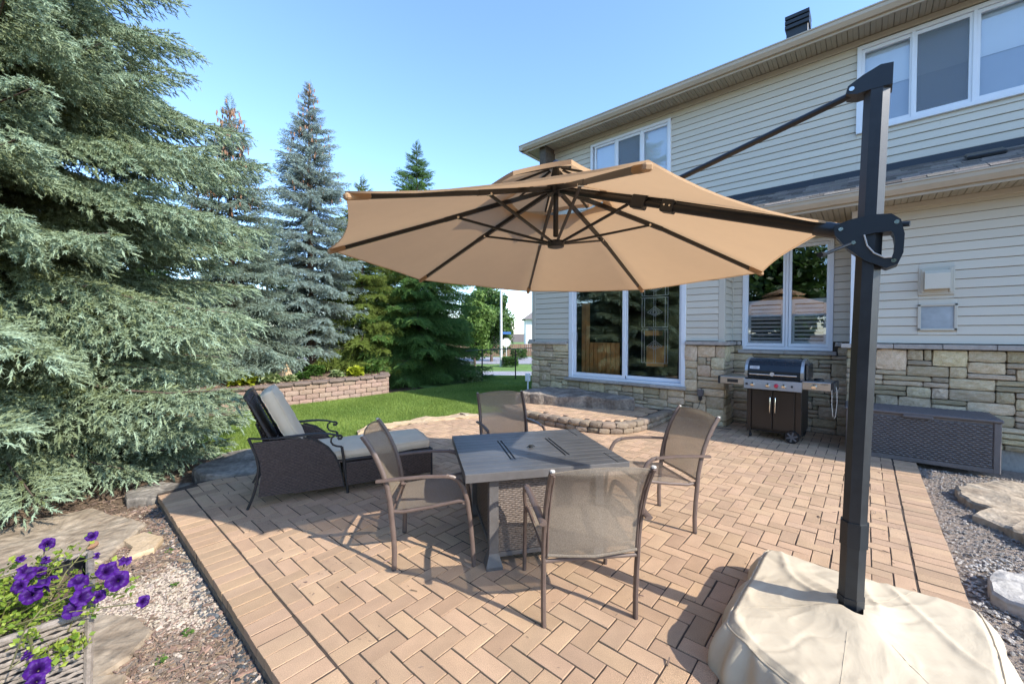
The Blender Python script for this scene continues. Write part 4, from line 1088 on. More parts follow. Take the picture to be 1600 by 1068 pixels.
def backp(u, v): return (-.30 + .60 * u, .285 - .315 * v - .02 * math.sin(v * 3.14), .33 + .655 * v + .02 * math.sin(u * 3.14) * (v > .9))
bb = MB(); bb.grid(backp, 6, 8); pn = bb.obj('backrest', M['wick'], lo)
def bfn(o_): return lambda u, z, d: tuple(np.array(backp(u, z)) + np.array([0, -.9, -.42]) * (d + .006) * o_)
for o_ in (1, -1): weave(bfn(o_), 40, 28, .0040, 1 / 44).obj('wicker', M['wick'], pn, True)
MB().tube([backp(u, 1.0) for u in (0, .25, .5, .75, 1)], .016, 8).obj('back_top_rail', M['iron'], lo, True)
def pillow(name, L, W_, T, fn, seed, puff=.03):
    """box cushion: length L, width W_, thickness T; fn maps (a,b,c) to local space"""
    vs = []; fs = []; nx, ny = 17, 29; N2 = nx * ny
    def pt(i, j, s_):
        a = i / (nx - 1) * 2 - 1; b_ = j / (ny - 1) * 2 - 1; e = (1 - a ** 6) * (1 - b_ ** 8)
        rr = 1 - .02 * (abs(a) ** 8) * (abs(b_) ** 8)
        z = s_ * (T / 2 + puff * (1 - a * a) * (1 - b_ ** 4) * (.6 if s_ > 0 else .1)) * (.80 + .20 * e) + .008 * noise3(a * 2 + seed, b_ * 4, s_, 1.3) + .006 * noise3(a * 5 + seed, b_ * 9, s_ * 2, 1.)
        return fn(b_ * L / 2 * rr, a * W_ / 2 * rr, z)
    for s_ in (-1, 1):
        for j in range(ny):
            for i in range(nx): vs.append(pt(i, j, s_))
    for s_ in (0, 1):
        for j in range(ny - 1):
            for i in range(nx - 1):
                a = s_ * N2 + j * nx + i; q = (a, a + 1, a + nx + 1, a + nx); fs.append(q if s_ else q[::-1])
    rim = [i for i in range(nx)] + [j * nx + nx - 1 for j in range(1, ny)] + [(ny - 1) * nx + i for i in range(nx - 2, -1, -1)] + [j * nx for j in range(ny - 2, 0, -1)]
    m = len(rim); mid0 = len(vs)
    cen = np.mean(np.array(vs), 0)
    for k in rim:
        p = (np.array(vs[k]) + np.array(vs[N2 + k])) / 2; d = p - cen; d /= np.linalg.norm(d); vs.append(tuple(p + d * (.008 + .005 * noise3(k * .7, seed, 0))))
    for k in range(m):
        a, c = rim[k], rim[(k + 1) % m]; fs.append((a, c, mid0 + (k + 1) % m, mid0 + k)); fs.append((mid0 + k, mid0 + (k + 1) % m, N2 + c, N2 + a))
    me = bpy.data.meshes.new(name); me.from_pydata(vs, [], fs); me.materials.append(M['cushion']); me.update()
    import bmesh
    b = bmesh.new(); b.from_mesh(me); bmesh.ops.recalc_face_normals(b, faces=b.faces); b.to_mesh(me); b.free()
    me.polygons.foreach_set('use_smooth', [True] * len(me.polygons)); o = put(name, me, lo)
    for s_ in (0, N2):
        MB().tube([Vector(vs[s_ + k]) for k in rim], .0045, 5, closed=True).obj('piping', M['cushion'], o, True)
    return o
pillow('seat_cushion', 1.36, .60, .085, lambda a, b_, c: (b_, .945 + a, .372 + c - .006 * math.cos(a * 3)), 1)
th = math.atan2(.655, -.315); dx_, dz_ = math.cos(th), math.sin(th)
pillow('back_cushion', .66, .56, .115, lambda a, b_, c: (b_, .225 + dx_ * (a + .03) + dz_ * (c) + .055, .665 + dz_ * (a + .03) - dx_ * c + .02), 5, .04)

# ================================================================ grill
gr = thing('gas_grill', 'black gas grill with stainless front panel and two side shelves under the window', 'grill', (-1.0, 6.86, 0), R(-3))
b = MB(); b.box(-.335, .335, .02, .55, .13, .78, .006); b.obj('cabinet', M['cabinet'], gr)
for xa, xb, hx in ((-.275, -.012, -.035), (-.006, .255, .030)):
    d = MB().box(xa, xb, -.004, .018, .155, .715, .006).obj('cabinet_door', M['cabinet'], gr)
    MB().tube([(hx, -.006, .40), (hx, -.038, .405), (hx, -.042, .42), (hx, -.042, .60), (hx, -.038, .615), (hx, -.006, .62)], .008, 8).obj('handle', M['chrome'], d, True)
for xa, xb in ((-.337, -.285), (.268, .337)): MB().box(xa, xb, -.002, .02, .10, .78, .004).obj('door_post', M['cabinet'], gr)
MB().prism([(-.055, .725), (-.075, .735), (-.045, .868), (.02, .885), (.04, .75)], -.365, .345, lambda u, v, w: (w, u, v)).obj('control_panel', M['ss'], gr)
def knob(x, m='chrome', z=.80, r=.024):
    k = MB().lathe([(r * 1.15, 0), (r * 1.1, .008), (r, .012), (r * .9, .034), (r * .5, .038)], 16, axis='y', c=(0, 0, 0)); k.v = [(a, -b_, c) for a, b_, c in k.v]
    k.obj('knob', M[m], gr, True, loc=(x, -.058, z), rot=(.22, 0, 0))
knob(-.255); knob(-.06); knob(.135); knob(.045, 'red')
MB().box(-.345, -.315, -.067, -.060, .785, .815, .002).box(.22, .245, -.067, -.060, .785, .815, .002).obj('panel_icons', M['blackp'], gr)
for xa, xb in ((-.70, -.366), (.346, .66)):
    s_ = holder('side_shelf', gr); MB().box(xa, xb, -.03, .46, .865, .885, .005).obj('shelf_top', M['ss'], s_); MB().box(xa, xb, -.05, -.028, .775, .884, .005).obj('shelf_front', M['ss'], s_)
MB().box(-.735, -.70, -.052, .30, .77, .89, .008).obj('shelf_end', M['blackp'], gr); MB().box(-.60, -.45, -.054, -.049, .80, .85, .002).obj('display', M['blackp'], gr)
MB().box(.66, .70, -.052, .40, .77, .888, .008).obj('shelf_end', M['blackp'], gr)
knob(.48, 'chrome', .825, .030)
MB().lathe([(.06, 0), (.06, .02), (.045, .03)], 16, (.5, .2, .886)).obj('side_burner', M['black'], gr)
# lid
pr = [(-.02, .895), (-.045, .93), (-.04, 1.0), (-.01, 1.08), (.05, 1.14), (.14, 1.17), (.30, 1.17), (.42, 1.13), (.47, 1.02), (.48, .895)]
l_ = MB(); l_.prism(pr, -.325, .325, lambda u, v, w: (w, u, v)); lid = l_.obj('lid', M['enamel'], gr)
for xa, xb in ((-.362, -.325), (.325, .362)):
    e_ = MB(); e_.prism([(u * 1.02 - .004, (v - .9) * 1.03 + .896) for u, v in pr], xa, xb, lambda u, v, w: (w, u, v)); e_.obj('lid_end', M['ss' if xa < 0 else 'ss'], lid)
MB().box(.3625, .40, .02, .46, .89, 1.12, .02).obj('lid_side', M['enamel'], lid)
MB().tube([(-.29, -.035, .945), (-.29, -.085, .95), (.29, -.085, .95), (.29, -.035, .945)], .011, 10).obj('handle', M['chrome'], lid, True)
MB().lathe([(.028, 0), (.028, .008), (.02, .012)], 16, (0, -.106, .962), 'y').obj('thermometer', M['cap_g'], lid)
bd_ = MB().box(-.062, .062, -.003, 0, -.020, .020, .001).obj('badge', M['white'], lid, loc=(-.235, -.030, 1.045), rot=(-.25, 0, 0))
def text(s_, size, m, par, loc, rot=(math.pi / 2, 0, 0), name='lettering'):
    c = bpy.data.curves.new(name, 'FONT'); c.body = s_; c.size = size; c.extrude = .0006; c.align_x = 'CENTER'; c.align_y = 'CENTER'; c.materials.append(m)
    o = bpy.data.objects.new(name, c); COL.objects.link(o); bpy.context.view_layer.update()
    me = bpy.data.meshes.new_from_object(o.evaluated_get(bpy.context.evaluated_depsgraph_get())); bpy.data.objects.remove(o)
    if not me.materials: me.materials.append(m)
    return put(name, me, par, loc, rot)
text('WEBER', .034, M['blackp'], lid, (-.235, -.0345, 1.045), (math.pi / 2 - .25, 0, 0)); text('GENESIS', .022, M['blackp'], gr, (.59, -.052, .862))
MB().box(-.366, .346, .0, .50, .868, .896, .006).obj('firebox', M['black'], gr)
for x, y, r_ in ((-.30, .05, .028), (-.30, .48, .028)):
    w = MB().lathe([(r_ * .5, -.018), (r_, -.014), (r_, .014), (r_ * .5, .018)], 14, (x, y, r_), 'x'); w.obj('caster', M['iron'], gr, True); MB().box(x - .012, x + .012, y - .012, y + .012, r_, .12, .003).obj('caster_stem', M['black'], gr)
for y in (.02, .50):
    wh = holder('wheel', gr); wr = .088; cx = .235; cy = y - .04 if y < .1 else y
    # the wheels face forward: axle along local y
    MB().lathe([(.064, -.020), (.084, -.020), (.088, -.012), (.088, .012), (.084, .020), (.064, .020)], 28, (cx, cy, wr), 'y').obj('tyre', M['black'], wh, True)
    MB().lathe([(.02, -.026), (.02, .026)], 14, (cx, cy, wr), 'y').obj('hub', M['resin'], wh, True)
    for k in range(6):
        a = k * math.pi / 3 + .3; MB().beam((cx + .015 * math.cos(a), cy - .022, wr + .015 * math.sin(a)), (cx + .070 * math.cos(a), cy - .020, wr + .070 * math.sin(a)), .022, .010, (0, 1, 0), .003).obj('spoke', M['resin'], wh)
MB().box(-.32, .32, .03, .52, .105, .13, .004).obj('base_frame', M['black'], gr)
MB().tube([(.67, -.05, .80), (.672, -.055, .6), (.685, -.055, .45), (.70, -.055, .43), (.712, -.055, .46), (.725, -.05, .65), (.72, -.05, .80), (.71, -.04, .84)], .004, 6).obj('hanging_wire', M['cap_g'], gr, True)

# ================================================================ deck box
bx = thing('deck_box', 'long dark brown woven-look resin storage box against the stone wall', 'storage box', (.47, 6.80, 0), R(1.5))
HW = .655; MB().box(-HW + .01, HW - .01, .01, .56, .03, .57, .01).obj('body', M['resin'], bx)
for s_ in (-1, 1): MB().box(s_ * (HW - .03) - .03, s_ * (HW - .03) + .03, -.006, .05, .0, .565, .008).obj('corner_post', M['resin'], bx)
MB().box(-HW + .04, HW - .04, -.004, .03, .0, .055, .006).obj('bottom_rail', M['resin'], bx)
w = weave(lambda u, z, d: (-HW + .065 + (2 * HW - .13) * u, -(.004 + d), .06 + .47 * z), 20, 40, .007, 1 / 22); w.obj('woven_front', M['resin'], bx, True)
w = weave(lambda u, z, d: (-HW + .008 - d, .04 + .48 * u, .06 + .47 * z), 20, 16, .007, 1 / 22); w.obj('woven_side', M['resin'], bx, True)
w = weave(lambda u, z, d: (HW - .008 + d, .04 + .48 * u, .06 + .47 * z), 20, 16, .007, 1 / 22); w.obj('woven_side', M['resin'], bx, True)
ld = MB(); ld.box(-HW - .012, HW + .012, -.022, .575, .565, .60, .010); lo_ = ld.obj('lid', M['resin'], bx)
weave(lambda u, z, d: (-HW + .03 + (2 * HW - .06) * u, .0 + .54 * z, .603 + d), 24, 44, .004, 1 / 25).obj('woven_top', M['resin'], lo_, True)
MB().box(-.13, .13, -.034, -.016, .535, .572, .008).obj('handle', M['resin'], bx)

# ================================================================ flagstones and rocks
def slabstone(name, P, z0, z1, m, label, cat, rough=.02, seed=0, sub=.06):
    import bmesh
    n = len(P); Q = []
    for i in range(n):                       # densify and roughen the outline
        a, b = P[i], P[(i + 1) % n]; k = max(1, int(math.dist(a, b) / sub))
        for j in range(k):
            t = j / k; x = a[0] + (b[0] - a[0]) * t; y = a[1] + (b[1] - a[1]) * t
            Q.append((x + rough * noise3(x * 5, y * 5, seed, 1.4), y + rough * noise3(x * 5, y * 5, seed + 9, 1.4)))
    cx = sum(p[0] for p in Q) / len(Q); cy = sum(p[1] for p in Q) / len(Q); m_ = len(Q)
    vs = []; rings = [(1.0, z0), (1.0, z1 - .016), (.965, z1), (.75, z1), (.5, z1), (.25, z1)]
    for f, z in rings:
        for x, y in Q:
            X = cx + (x - cx) * f - cx; Y = cy + (y - cy) * f - cy; vs.append((X, Y, z + (rough * .9 * noise3(X * 3 + seed, Y * 3, seed, 1.) + rough * .35 * noise3(X * 11 + seed, Y * 11, seed, 1.) if z > z0 else 0)))
    fs = []
    for r in range(len(rings) - 1):
        for i in range(m_): fs.append((r * m_ + i, r * m_ + (i + 1) % m_, (r + 1) * m_ + (i + 1) % m_, (r + 1) * m_ + i))
    fs.append(tuple((len(rings) - 1) * m_ + i for i in range(m_)))
    me = bpy.data.meshes.new(name); me.from_pydata(vs, [], fs); me.materials.append(m)
    b = bmesh.new(); b.from_mesh(me); bmesh.ops.recalc_face_normals(b, faces=b.faces); b.to_mesh(me); b.free()
    o = put(name, me, None, (cx, cy, 0)); return tag(o, label, cat)
slabstone('stone_slab', [(-5.25, 6.08), (-4.4, 6.33), (-3.5, 6.64), (-3.08, 6.80), (-3.2, 7.1), (-3.9, 7.3), (-5.35, 7.3)], .155, .365, mat('slab_stone', (.12, .092, .07), .95, .3, 4, .9, 22, col2=(.34, .29, .24), speck=.3), 'long weathered grey stone slab lying on the brown step under the door', 'slab', .045, 33, .09)
slabstone('flagstone', [(-4.05, -.05), (-4.05, .22), (-4.55, .50), (-5.4, .20), (-5.3, -.4), (-4.5, -.45)], -.16, -.055, M['flag'], 'large pale flagstone lying under the spruce skirt behind the flowers', 'flagstone', .03, 1)
slabstone('flagstone', [(-4.32, .34), (-4.36, .47), (-4.13, .55), (-3.98, .48), (-3.96, .33), (-4.12, .37)], -.14, -.05, M['flag2'], 'small buff stone slab on the mulch between spruce and patio edge', 'flagstone', .01, 2)
slabstone('flagstone', [(-3.45, .02), (-3.15, .28), (-2.92, .33), (-2.74, .24), (-2.66, .05), (-2.8, -.15), (-3.2, -.2)], -.16, -.065, M['flag'], 'flat tan flagstone on the gravel just right of the wicker planter', 'flagstone', .02, 3)
slabstone('flagstone', [(-2.55, -.12), (-2.45, .10), (-2.62, .20), (-2.78, .02)], -.16, -.07, M['flag'], 'broken tan flagstone piece at the bottom edge beside the wicker planter', 'flagstone', .02, 12)
slabstone('flagstone', [(.72, 6.0), (1.0, 6.45), (1.8, 6.6), (2.0, 5.4), (1.2, 4.75), (.93, 4.72), (.86, 5.05), (.73, 5.15), (.82, 5.4), (.68, 5.7)], -.09, .02, M['flag'], 'large rough brown flagstone on the gravel right of the patio', 'flagstone', .05, 4)
slabstone('white_rock', [(.60, 3.80), (.66, 4.05), (1.05, 4.2), (1.1, 3.75), (.72, 3.55), (.60, 3.66)], -.10, .02, M['whiter'], 'white crusted rock beside the gravel at the right edge of the photo', 'rock', .05, 5)
slabstone('broken_stone', [(.66, 3.35), (.72, 3.55), (1.0, 3.65), (1.0, 3.3)], -.10, .0, M['flag'], 'brown stone fragment in front of the white crusted rock', 'rock', .03, 15)
slabstone('armour_stone', [(-5.42, .98), (-5.68, 1.02), (-5.98, 1.35), (-5.98, 1.75), (-5.30, 1.95), (-5.02, 1.45), (-5.20, 1.05)], -.16, .045, M['armour'], 'dark grey split boulder between the lawn and the patio behind the lounger', 'boulder', .05, 6)
slabstone('armour_stone', [(-5.13, .60), (-5.16, .88), (-5.36, .95), (-5.62, .75), (-5.5, .45), (-5.25, .45)], -.16, -.03, M['armour'], 'flat dark stone at the far left corner of the patio', 'boulder', .04, 7)
slabstone('flagstone', [(-5.95, 3.1), (-6.22, 3.4), (-6.05, 4.5), (-5.75, 5.3), (-5.25, 5.35), (-5.5, 4.85), (-5.82, 4.1), (-5.85, 3.5)], -.10, .012, M['flag2'], 'long buff edging flagstone where lawn meets the patio', 'flagstone', .05, 8)
slabstone('edge_rock', [(-5.55, 5.3), (-5.35, 5.55), (-5.18, 5.45), (-5.3, 5.2)], -.10, .035, M['armour'], 'small grey rock at the lawn corner by the curved step', 'rock', .04, 9)
slabstone('edge_rock', [(-5.72, 5.05), (-5.66, 5.25), (-5.5, 5.25), (-5.55, 5.02)], -.10, .03, M['flag'], 'small tan rock beside the long edging flagstone', 'rock', .04, 10)

# ================================================================ gravel, mulch, litter
def scatter(n, P, test=None):
    x0 = min(p[0] for p in P); x1 = max(p[0] for p in P); y0 = min(p[1] for p in P); y1 = max(p[1] for p in P); out = []
    while len(out) < n:
        x, y = random.uniform(x0, x1), random.uniform(y0, y1)
        if inpoly(x, y, P) and (test is None or test(x, y)): out.append((x, y))
    return np.array(out)
OCT = np.array([(1, 0, 0), (-1, 0, 0), (0, 1, 0), (0, -1, 0), (0, 0, 1), (0, 0, -1), (.62, .62, .5), (-.62, .6, .5), (-.6, -.62, .45), (.6, -.62, .5)], float)
OF = np.array([(0, 6, 4), (6, 2, 4), (2, 7, 4), (7, 1, 4), (1, 8, 4), (8, 3, 4), (3, 9, 4), (9, 0, 4), (0, 2, 6), (2, 1, 7), (1, 3, 8), (3, 0, 9)])
def pebbles(name, pts, smin, smax, zoff, m, label):
    n = len(pts); V = np.repeat(OCT[None], n, 0) * rng.uniform(.65, 1.25, (n, 10, 3)); s = rng.uniform(smin, smax, (n, 1, 1)) * (1 + (rng.random((n, 1, 1)) < .06) * .8)
    V = V * s * rng.uniform([.7, .7, .45], [1.3, 1.0, .8], (n, 1, 3)); a = rng.uniform(0, 6.28, (n, 1)); c, d = np.cos(a), np.sin(a)
    X = V[:, :, 0] * c - V[:, :, 1] * d + pts[:, 0:1]; Y = V[:, :, 0] * d + V[:, :, 1] * c + pts[:, 1:2]
    Z = V[:, :, 2] + (gzv(pts[:, 0], pts[:, 1]) + zoff)[:, None] + s[:, :, 0] * .25
    F = (OF[None] + (np.arange(n) * 10)[:, None, None]).reshape(-1, 3)
    return stuff(put(name, npmesh(name, np.stack([X, Y, Z], 2).reshape(-1, 3), F, m)), label, 'gravel')
def chips(name, pts, lmin, lmax, m, label, cat, zoff=0., wmax=.28):
    n = len(pts); B = np.array([(-1, -1, -1), (1, -1, -1), (1, 1, -1), (-1, 1, -1), (-.9, -.8, 1), (.85, -.8, 1), (.9, .7, 1), (-.8, .9, 1)], float)
    L_ = rng.uniform(lmin, lmax, (n, 1)) * (1 + 1.2 * (rng.random((n, 1)) < .08)); S = np.stack([L_, L_ * rng.uniform(.10, wmax, (n, 1)), L_ * rng.uniform(.05, .12, (n, 1))], 2) * .5
    V = B[None] * S; az = rng.uniform(0, 6.28, (n, 1)); ti = rng.normal(0, .22, (n, 1)); x = V[:, :, 0] * np.cos(ti) - V[:, :, 2] * np.sin(ti); z = V[:, :, 0] * np.sin(ti) + V[:, :, 2] * np.cos(ti)
    X = x * np.cos(az) - V[:, :, 1] * np.sin(az) + pts[:, 0:1]; Y = x * np.sin(az) + V[:, :, 1] * np.cos(az) + pts[:, 1:2]; Z = z + (gzv(pts[:, 0], pts[:, 1]) + zoff + rng.uniform(0, .012, n))[:, None]
    F = np.array([(4, 5, 6, 7), (0, 1, 5, 4), (1, 2, 6, 5), (2, 3, 7, 6), (3, 0, 4, 7)]); F = (F[None] + (np.arange(n) * 8)[:, None, None]).reshape(-1, 4)
    return stuff(put(name, npmesh(name, np.stack([X, Y, Z], 2).reshape(-1, 3), F, m)), label, cat)
# z below patio left side: ground is at -.10
def patch(x, y, s=1., o=0.): return noise3(x + o, y, o, s)
LB = [(-1.3, -.35), (-1.3, .63), (-5.1, .63), (-5.1, .15), (-3.5, -.45)]
poly_sheet('gravel_bed', [(-.9, -.6), (-.9, .66), (-4.9, .66), (-4.6, .35), (-3.4, -.55)], M['dgrav'], .006, .6)
pale = lambda x, y: patch(x, y, 1.8, 3) + .35 * (1 - abs(x + 3.1) / .9) - .26 + random.gauss(0, .12) > 0
pebbles('gravel', scatter(12000, LB, lambda x, y: pale(x, y) or random.random() < .10), .0045, .0105, .006, M['pebble'], 'pale crushed gravel strewn between the planter and the patio edge')
pebbles('dark_gravel', scatter(3200, [(-1.3, .50), (-1.3, .655), (-5.15, .66), (-5.15, .56)], lambda x, y: y > .55 + .03 * math.sin(x * 7) + random.gauss(0, .012)), .005, .011, .006, M['pebblek'], 'dark grey gravel strip along the foot of the patio edge')
chips('mulch', scatter(11000, LB, lambda x, y: (not pale(x, y)) or random.random() < .12), .012, .045, M['mulch'], 'shredded brown bark mulch beside the patio edge', 'mulch', .006)
chips('needle_litter', scatter(9000, [(-3.9, -.3), (-4.0, .4), (-5.0, .55), (-5.6, 1.0), (-6.4, 1.5), (-8.5, 1.3), (-9, -1.5), (-5, -1.0)]), .012, .04, M['mulch'], 'reddish fallen needles and bark under the near spruce', 'mulch', .0, .16)
RB = [(.47, 1.0), (.47, 6.78), (2.6, 7.3), (3.4, 5.0), (1.7, 2.0)]
poly_sheet('gravel_path', [(.455, .3), (.455, 7.38), (5, 7.38), (5, 1.0), (2, .3)], M['dgrav'], .035, .6)
pebbles('grey_gravel', scatter(15000, RB, lambda x, y: x < 1.5 + random.random()), .005, .0125, .040, M['pebbled'], 'grey and tan gravel at the right of the patio')
pebbles('white_chips', scatter(350, [(.50, 3.6), (.50, 4.25), (.75, 4.4), (1.0, 4.2), (.72, 3.75), (.60, 3.45)]), .006, .016, .045, M['whiter'], 'white broken chips around the crusted rock')

chips('patio_litter', scatter(900, [(-5.0, .9), (-1.0, .9), (.3, 1.5), (.3, 6.5), (-3, 5.2), (-5.2, 5.0)], lambda x, y: random.random() < .25 + .75 * (noise3(x, y, 2, 1.4) > .15)), .008, .022, M['mulch'], 'tiny fallen needles and bits strewn over the brick patio', 'litter', .101, .16)
# ================================================================ grass blades
GM = leafmat('grass_blades', (.12, .20, .035), (.29, .385, .09), trans=.35)
def blades(name, pts, hmin, hmax, wid, label):
    n = len(pts); z = gzv(pts[:, 0], pts[:, 1]) + .028; h = rng.uniform(hmin, hmax, n) * (1 + .5 * np.array([noise3(a, b, 0, 1.1) for a, b in pts])); a = rng.uniform(0, 6.28, n); ln = rng.uniform(.1, .7, n) * h; b = rng.uniform(0, 6.28, n)
    p = np.stack([pts[:, 0], pts[:, 1], z], 1); dx = np.stack([np.cos(a), np.sin(a), np.zeros(n)], 1) * wid
    V = np.stack([p - dx, p + dx, p + np.stack([np.cos(b) * ln, np.sin(b) * ln, h], 1)], 1).reshape(-1, 3)
    t = np.clip(.5 + .5 * np.array([noise3(x, y, 3, .9) for x, y in pts]) + rng.normal(0, .28, n), 0, 1)
    return stuff(put(name, npmesh(name, V, np.arange(3 * n).reshape(-1, 3), GM, t)), label, 'grass')
blades('grass', np.concatenate([scatter(150000, [(-5.35, 1.45), (-5.8, 1.95), (-6.0, 3.2), (-6.15, 3.5), (-6.0, 4.4), (-5.7, 5.3), (-5.3, 5.6), (-5.3, 7.25), (-5.95, 7.35), (-6.2, 9.4), (-9.6, 9.4), (-9.6, 1.3), (-7.4, 1.5)]), scatter(45000, [(-6.2, 9.4), (-6.3, 14), (-13, 14), (-11, 9.4)])]), .028, .055, .0045, 'short mown green lawn blades between the patio and the retaining wall')

# ================================================================ retaining wall and its bed
rw = thing('retaining_wall', 'low pinkish block retaining wall with dark cap holding the raised bed', 'retaining wall', (0, 0, 0))
BM_ = [rockmesh('block', M['block'], 3, .45, .05, s + 60, .0) for s in range(5)]
WZ = -.10; RH = .115
def wallrun(x0, y0, x1, y1, nrm):
    L_ = math.dist((x0, y0), (x1, y1)); an = math.atan2(y1 - y0, x1 - x0)
    for c in range(4):
        s = -(.15 if c % 2 else 0) ; 
        while s < L_:
            a = max(0, s); e = min(L_, s + .30)
            if e - a > .04:
                m_ = (a + e) / 2; put('block', random.choice(BM_), rw, (x0 + math.cos(an) * m_, y0 + math.sin(an) * m_, WZ + RH * (c + .5)), (0, 0, an), ((e - a) * 1.02, .20, RH * 1.0))
            s += .30
    k = int(L_ / .4) + 1
    for i in range(k):
        a = L_ * i / k; m_ = a + L_ / k / 2
        put('cap_block', random.choice(BM_), rw, (x0 + math.cos(an) * m_ + nrm[0] * .02, y0 + math.sin(an) * m_ + nrm[1] * .02, WZ + RH * 4 + .032), (0, 0, an), (L_ / k * 1.0, .27, .065)).data = CB
CB = rockmesh('cap_block', M['blockc'], 3, .45, .05, 71, 0)
wallrun(-9.80, .4, -9.80, 5.95, (1, 0)); wallrun(-9.80, 5.95, -14.0, 8.2, (0, 0))
poly_sheet('raised_bed', [(-9.85, .4), (-9.85, 5.9), (-14, 8.1), (-20, 8), (-20, -2), (-9.85, -2)], M['soil'], .50, .8)
chips('bed_mulch', scatter(5000, [(-9.9, 1), (-9.9, 5.9), (-12, 6.9), (-13, 6), (-13, 1)]), .03, .07, M['mulch'], 'brown mulch on the raised bed behind the retaining wall', 'mulch', .505)

# ================================================================ foliage makers
def unit(v): return v / np.maximum(1e-9, np.linalg.norm(v, axis=-1, keepdims=True))
def needles(P, D, L, K, nl, nw, tint, flat=.0):
    """bottle-brush twigs: P,D (n,3), L (n,), K needles each -> V,F,tint"""
    n = len(P); up = np.array([0, 0, 1.]); s = unit(np.cross(D, up + rng.normal(0, .05, (n, 3)))); t = np.cross(s, D)
    k = (np.arange(K) + .5) / K; ph = rng.uniform(0, 6.28, (n, 1)) + np.arange(K)[None] * 2.4
    base = P[:, None] + D[:, None] * (L[:, None] * k[None])[..., None]
    rad = s[:, None] * np.cos(ph)[..., None] + t[:, None] * (np.sin(ph) * (1 - flat) + flat * .5)[..., None]
    nd = unit(D[:, None] * (.50 + .8 * k[None, :, None] ** 3) + rad * .9); ln = nl * rng.uniform(.75, 1.2, (n, K, 1)) * (1 - .25 * k[None, :, None] ** 3)
    side = unit(np.cross(nd, D[:, None] + rng.normal(0, .35, (n, K, 3)))) * nw
    V = np.stack([base - side, base + side, base + nd * ln], 2).reshape(-1, 3)
    F = np.arange(len(V)).reshape(-1, 3); tt = np.clip(tint[:, None] + rng.normal(0, .07, (n, K)), 0, 1).reshape(-1)
    # dense inner sleeve of short needles: a three-sided spindle
    cr = nl * .27; a = rng.uniform(0, 6.28, n)[:, None] + np.arange(3)[None] * 2.094
    mid = P + D * (L * .55)[:, None]
    ring = mid[:, None] + (s[:, None] * np.cos(a)[..., None] + t[:, None] * np.sin(a)[..., None]) * cr
    C = np.concatenate([P[:, None], ring, (P + D * (L * 1.02)[:, None])[:, None]], 1).reshape(-1, 3)
    CF = np.array([(0, 1, 2), (0, 2, 3), (0, 3, 1), (4, 2, 1), (4, 3, 2), (4, 1, 3)]); CF = (CF[None] + (np.arange(n) * 5)[:, None, None]).reshape(-1, 3) + len(V)
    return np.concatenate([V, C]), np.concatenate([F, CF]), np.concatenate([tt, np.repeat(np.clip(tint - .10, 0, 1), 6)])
def boughmesh(L, seed, sp=.052, tw=.085, K=12, nl=.032, nw=.0045):
    """one bough along +X: drooping axis, convex fans of twigs on both sides, hanging sprays under the rim"""
    r0 = np.random.default_rng(seed); P = []; D = []; T = []
    a1, a2, a3 = r0.uniform(.14, .22), r0.uniform(.10, .16), r0.uniform(-.06, .06)
    def ax(u): return np.stack([L * u * .98, L * a3 * np.sin(u * 2.6), L * (-a1 * u ** 1.4 + a2 * u ** 3)], -1)
    n = max(5, int(L * .88 / sp)); us = np.linspace(.10, 1, n)
    for u in us:
        for sg in (-1, 1):
            ls = (.13 + .40 * L * (1.04 - u) * min(1, u * 3.2 + .2)) * r0.uniform(.7, 1.18); an = sg * r0.uniform(.70, 1.05) * (1 if u < .96 else .35); p0 = ax(u)
            m = max(2, int(ls / (sp * .80))); v = (np.arange(m) + r0.uniform(.2, .8, m)) / m; rise = r0.normal(.06, .07); bend = an * (1 - .35 * v)
            pp = p0 + np.stack([np.cos(bend) * ls * v, np.sin(bend) * ls * v, rise * ls * v - .40 * ls * v * v + r0.normal(0, .012, m)], 1)
            ta = bend + np.where(np.arange(m) % 2 == 0, 1, -1) * r0.uniform(.35, .85, m) * (1 - .6 * v); hang = r0.random(m) < .20
            tz = r0.normal(.14, .14, m) - .45 * v - 1.1 * hang; pp[:, 2] -= hang * r0.uniform(0, .06, m)
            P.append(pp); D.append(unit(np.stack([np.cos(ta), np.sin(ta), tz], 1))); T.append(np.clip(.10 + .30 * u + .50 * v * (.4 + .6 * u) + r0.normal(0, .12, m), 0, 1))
    P = np.concatenate(P); D = np.concatenate(D); T = np.concatenate(T); n = len(P)
    V, F, tt = needles(P, D, tw * rng.uniform(.75, 1.25, n), K, nl, nw, T)
    w = MB(); w.tube([tuple(ax(u)) for u in np.linspace(0, 1, 7)], [max(.004, .010 * L * (1 - .85 * u)) for u in np.linspace(0, 1, 7)], 5, cap=False)
    me = npmesh('bough', V, F, None, tt); return me, w.mesh('branch', M['bark'])
BOUGH = {'long': [boughmesh(2.6, s, .052, .098, 13, .038, .0052) for s in (1, 2, 3, 4, 5)], 'mid': [boughmesh(1.5, s) for s in (11, 12, 13)], 'short': [boughmesh(.72, s, .045, .075) for s in (21, 22, 23)]}
BL = {'long': 2.6, 'mid': 1.5, 'short': .72}
def mesh_with(me, lm, cache={}):
    k = (me.name, lm.name)
    if k not in cache:
        c = me.copy(); c.materials.clear(); c.materials.append(lm); cache[k] = c
    return cache[k]
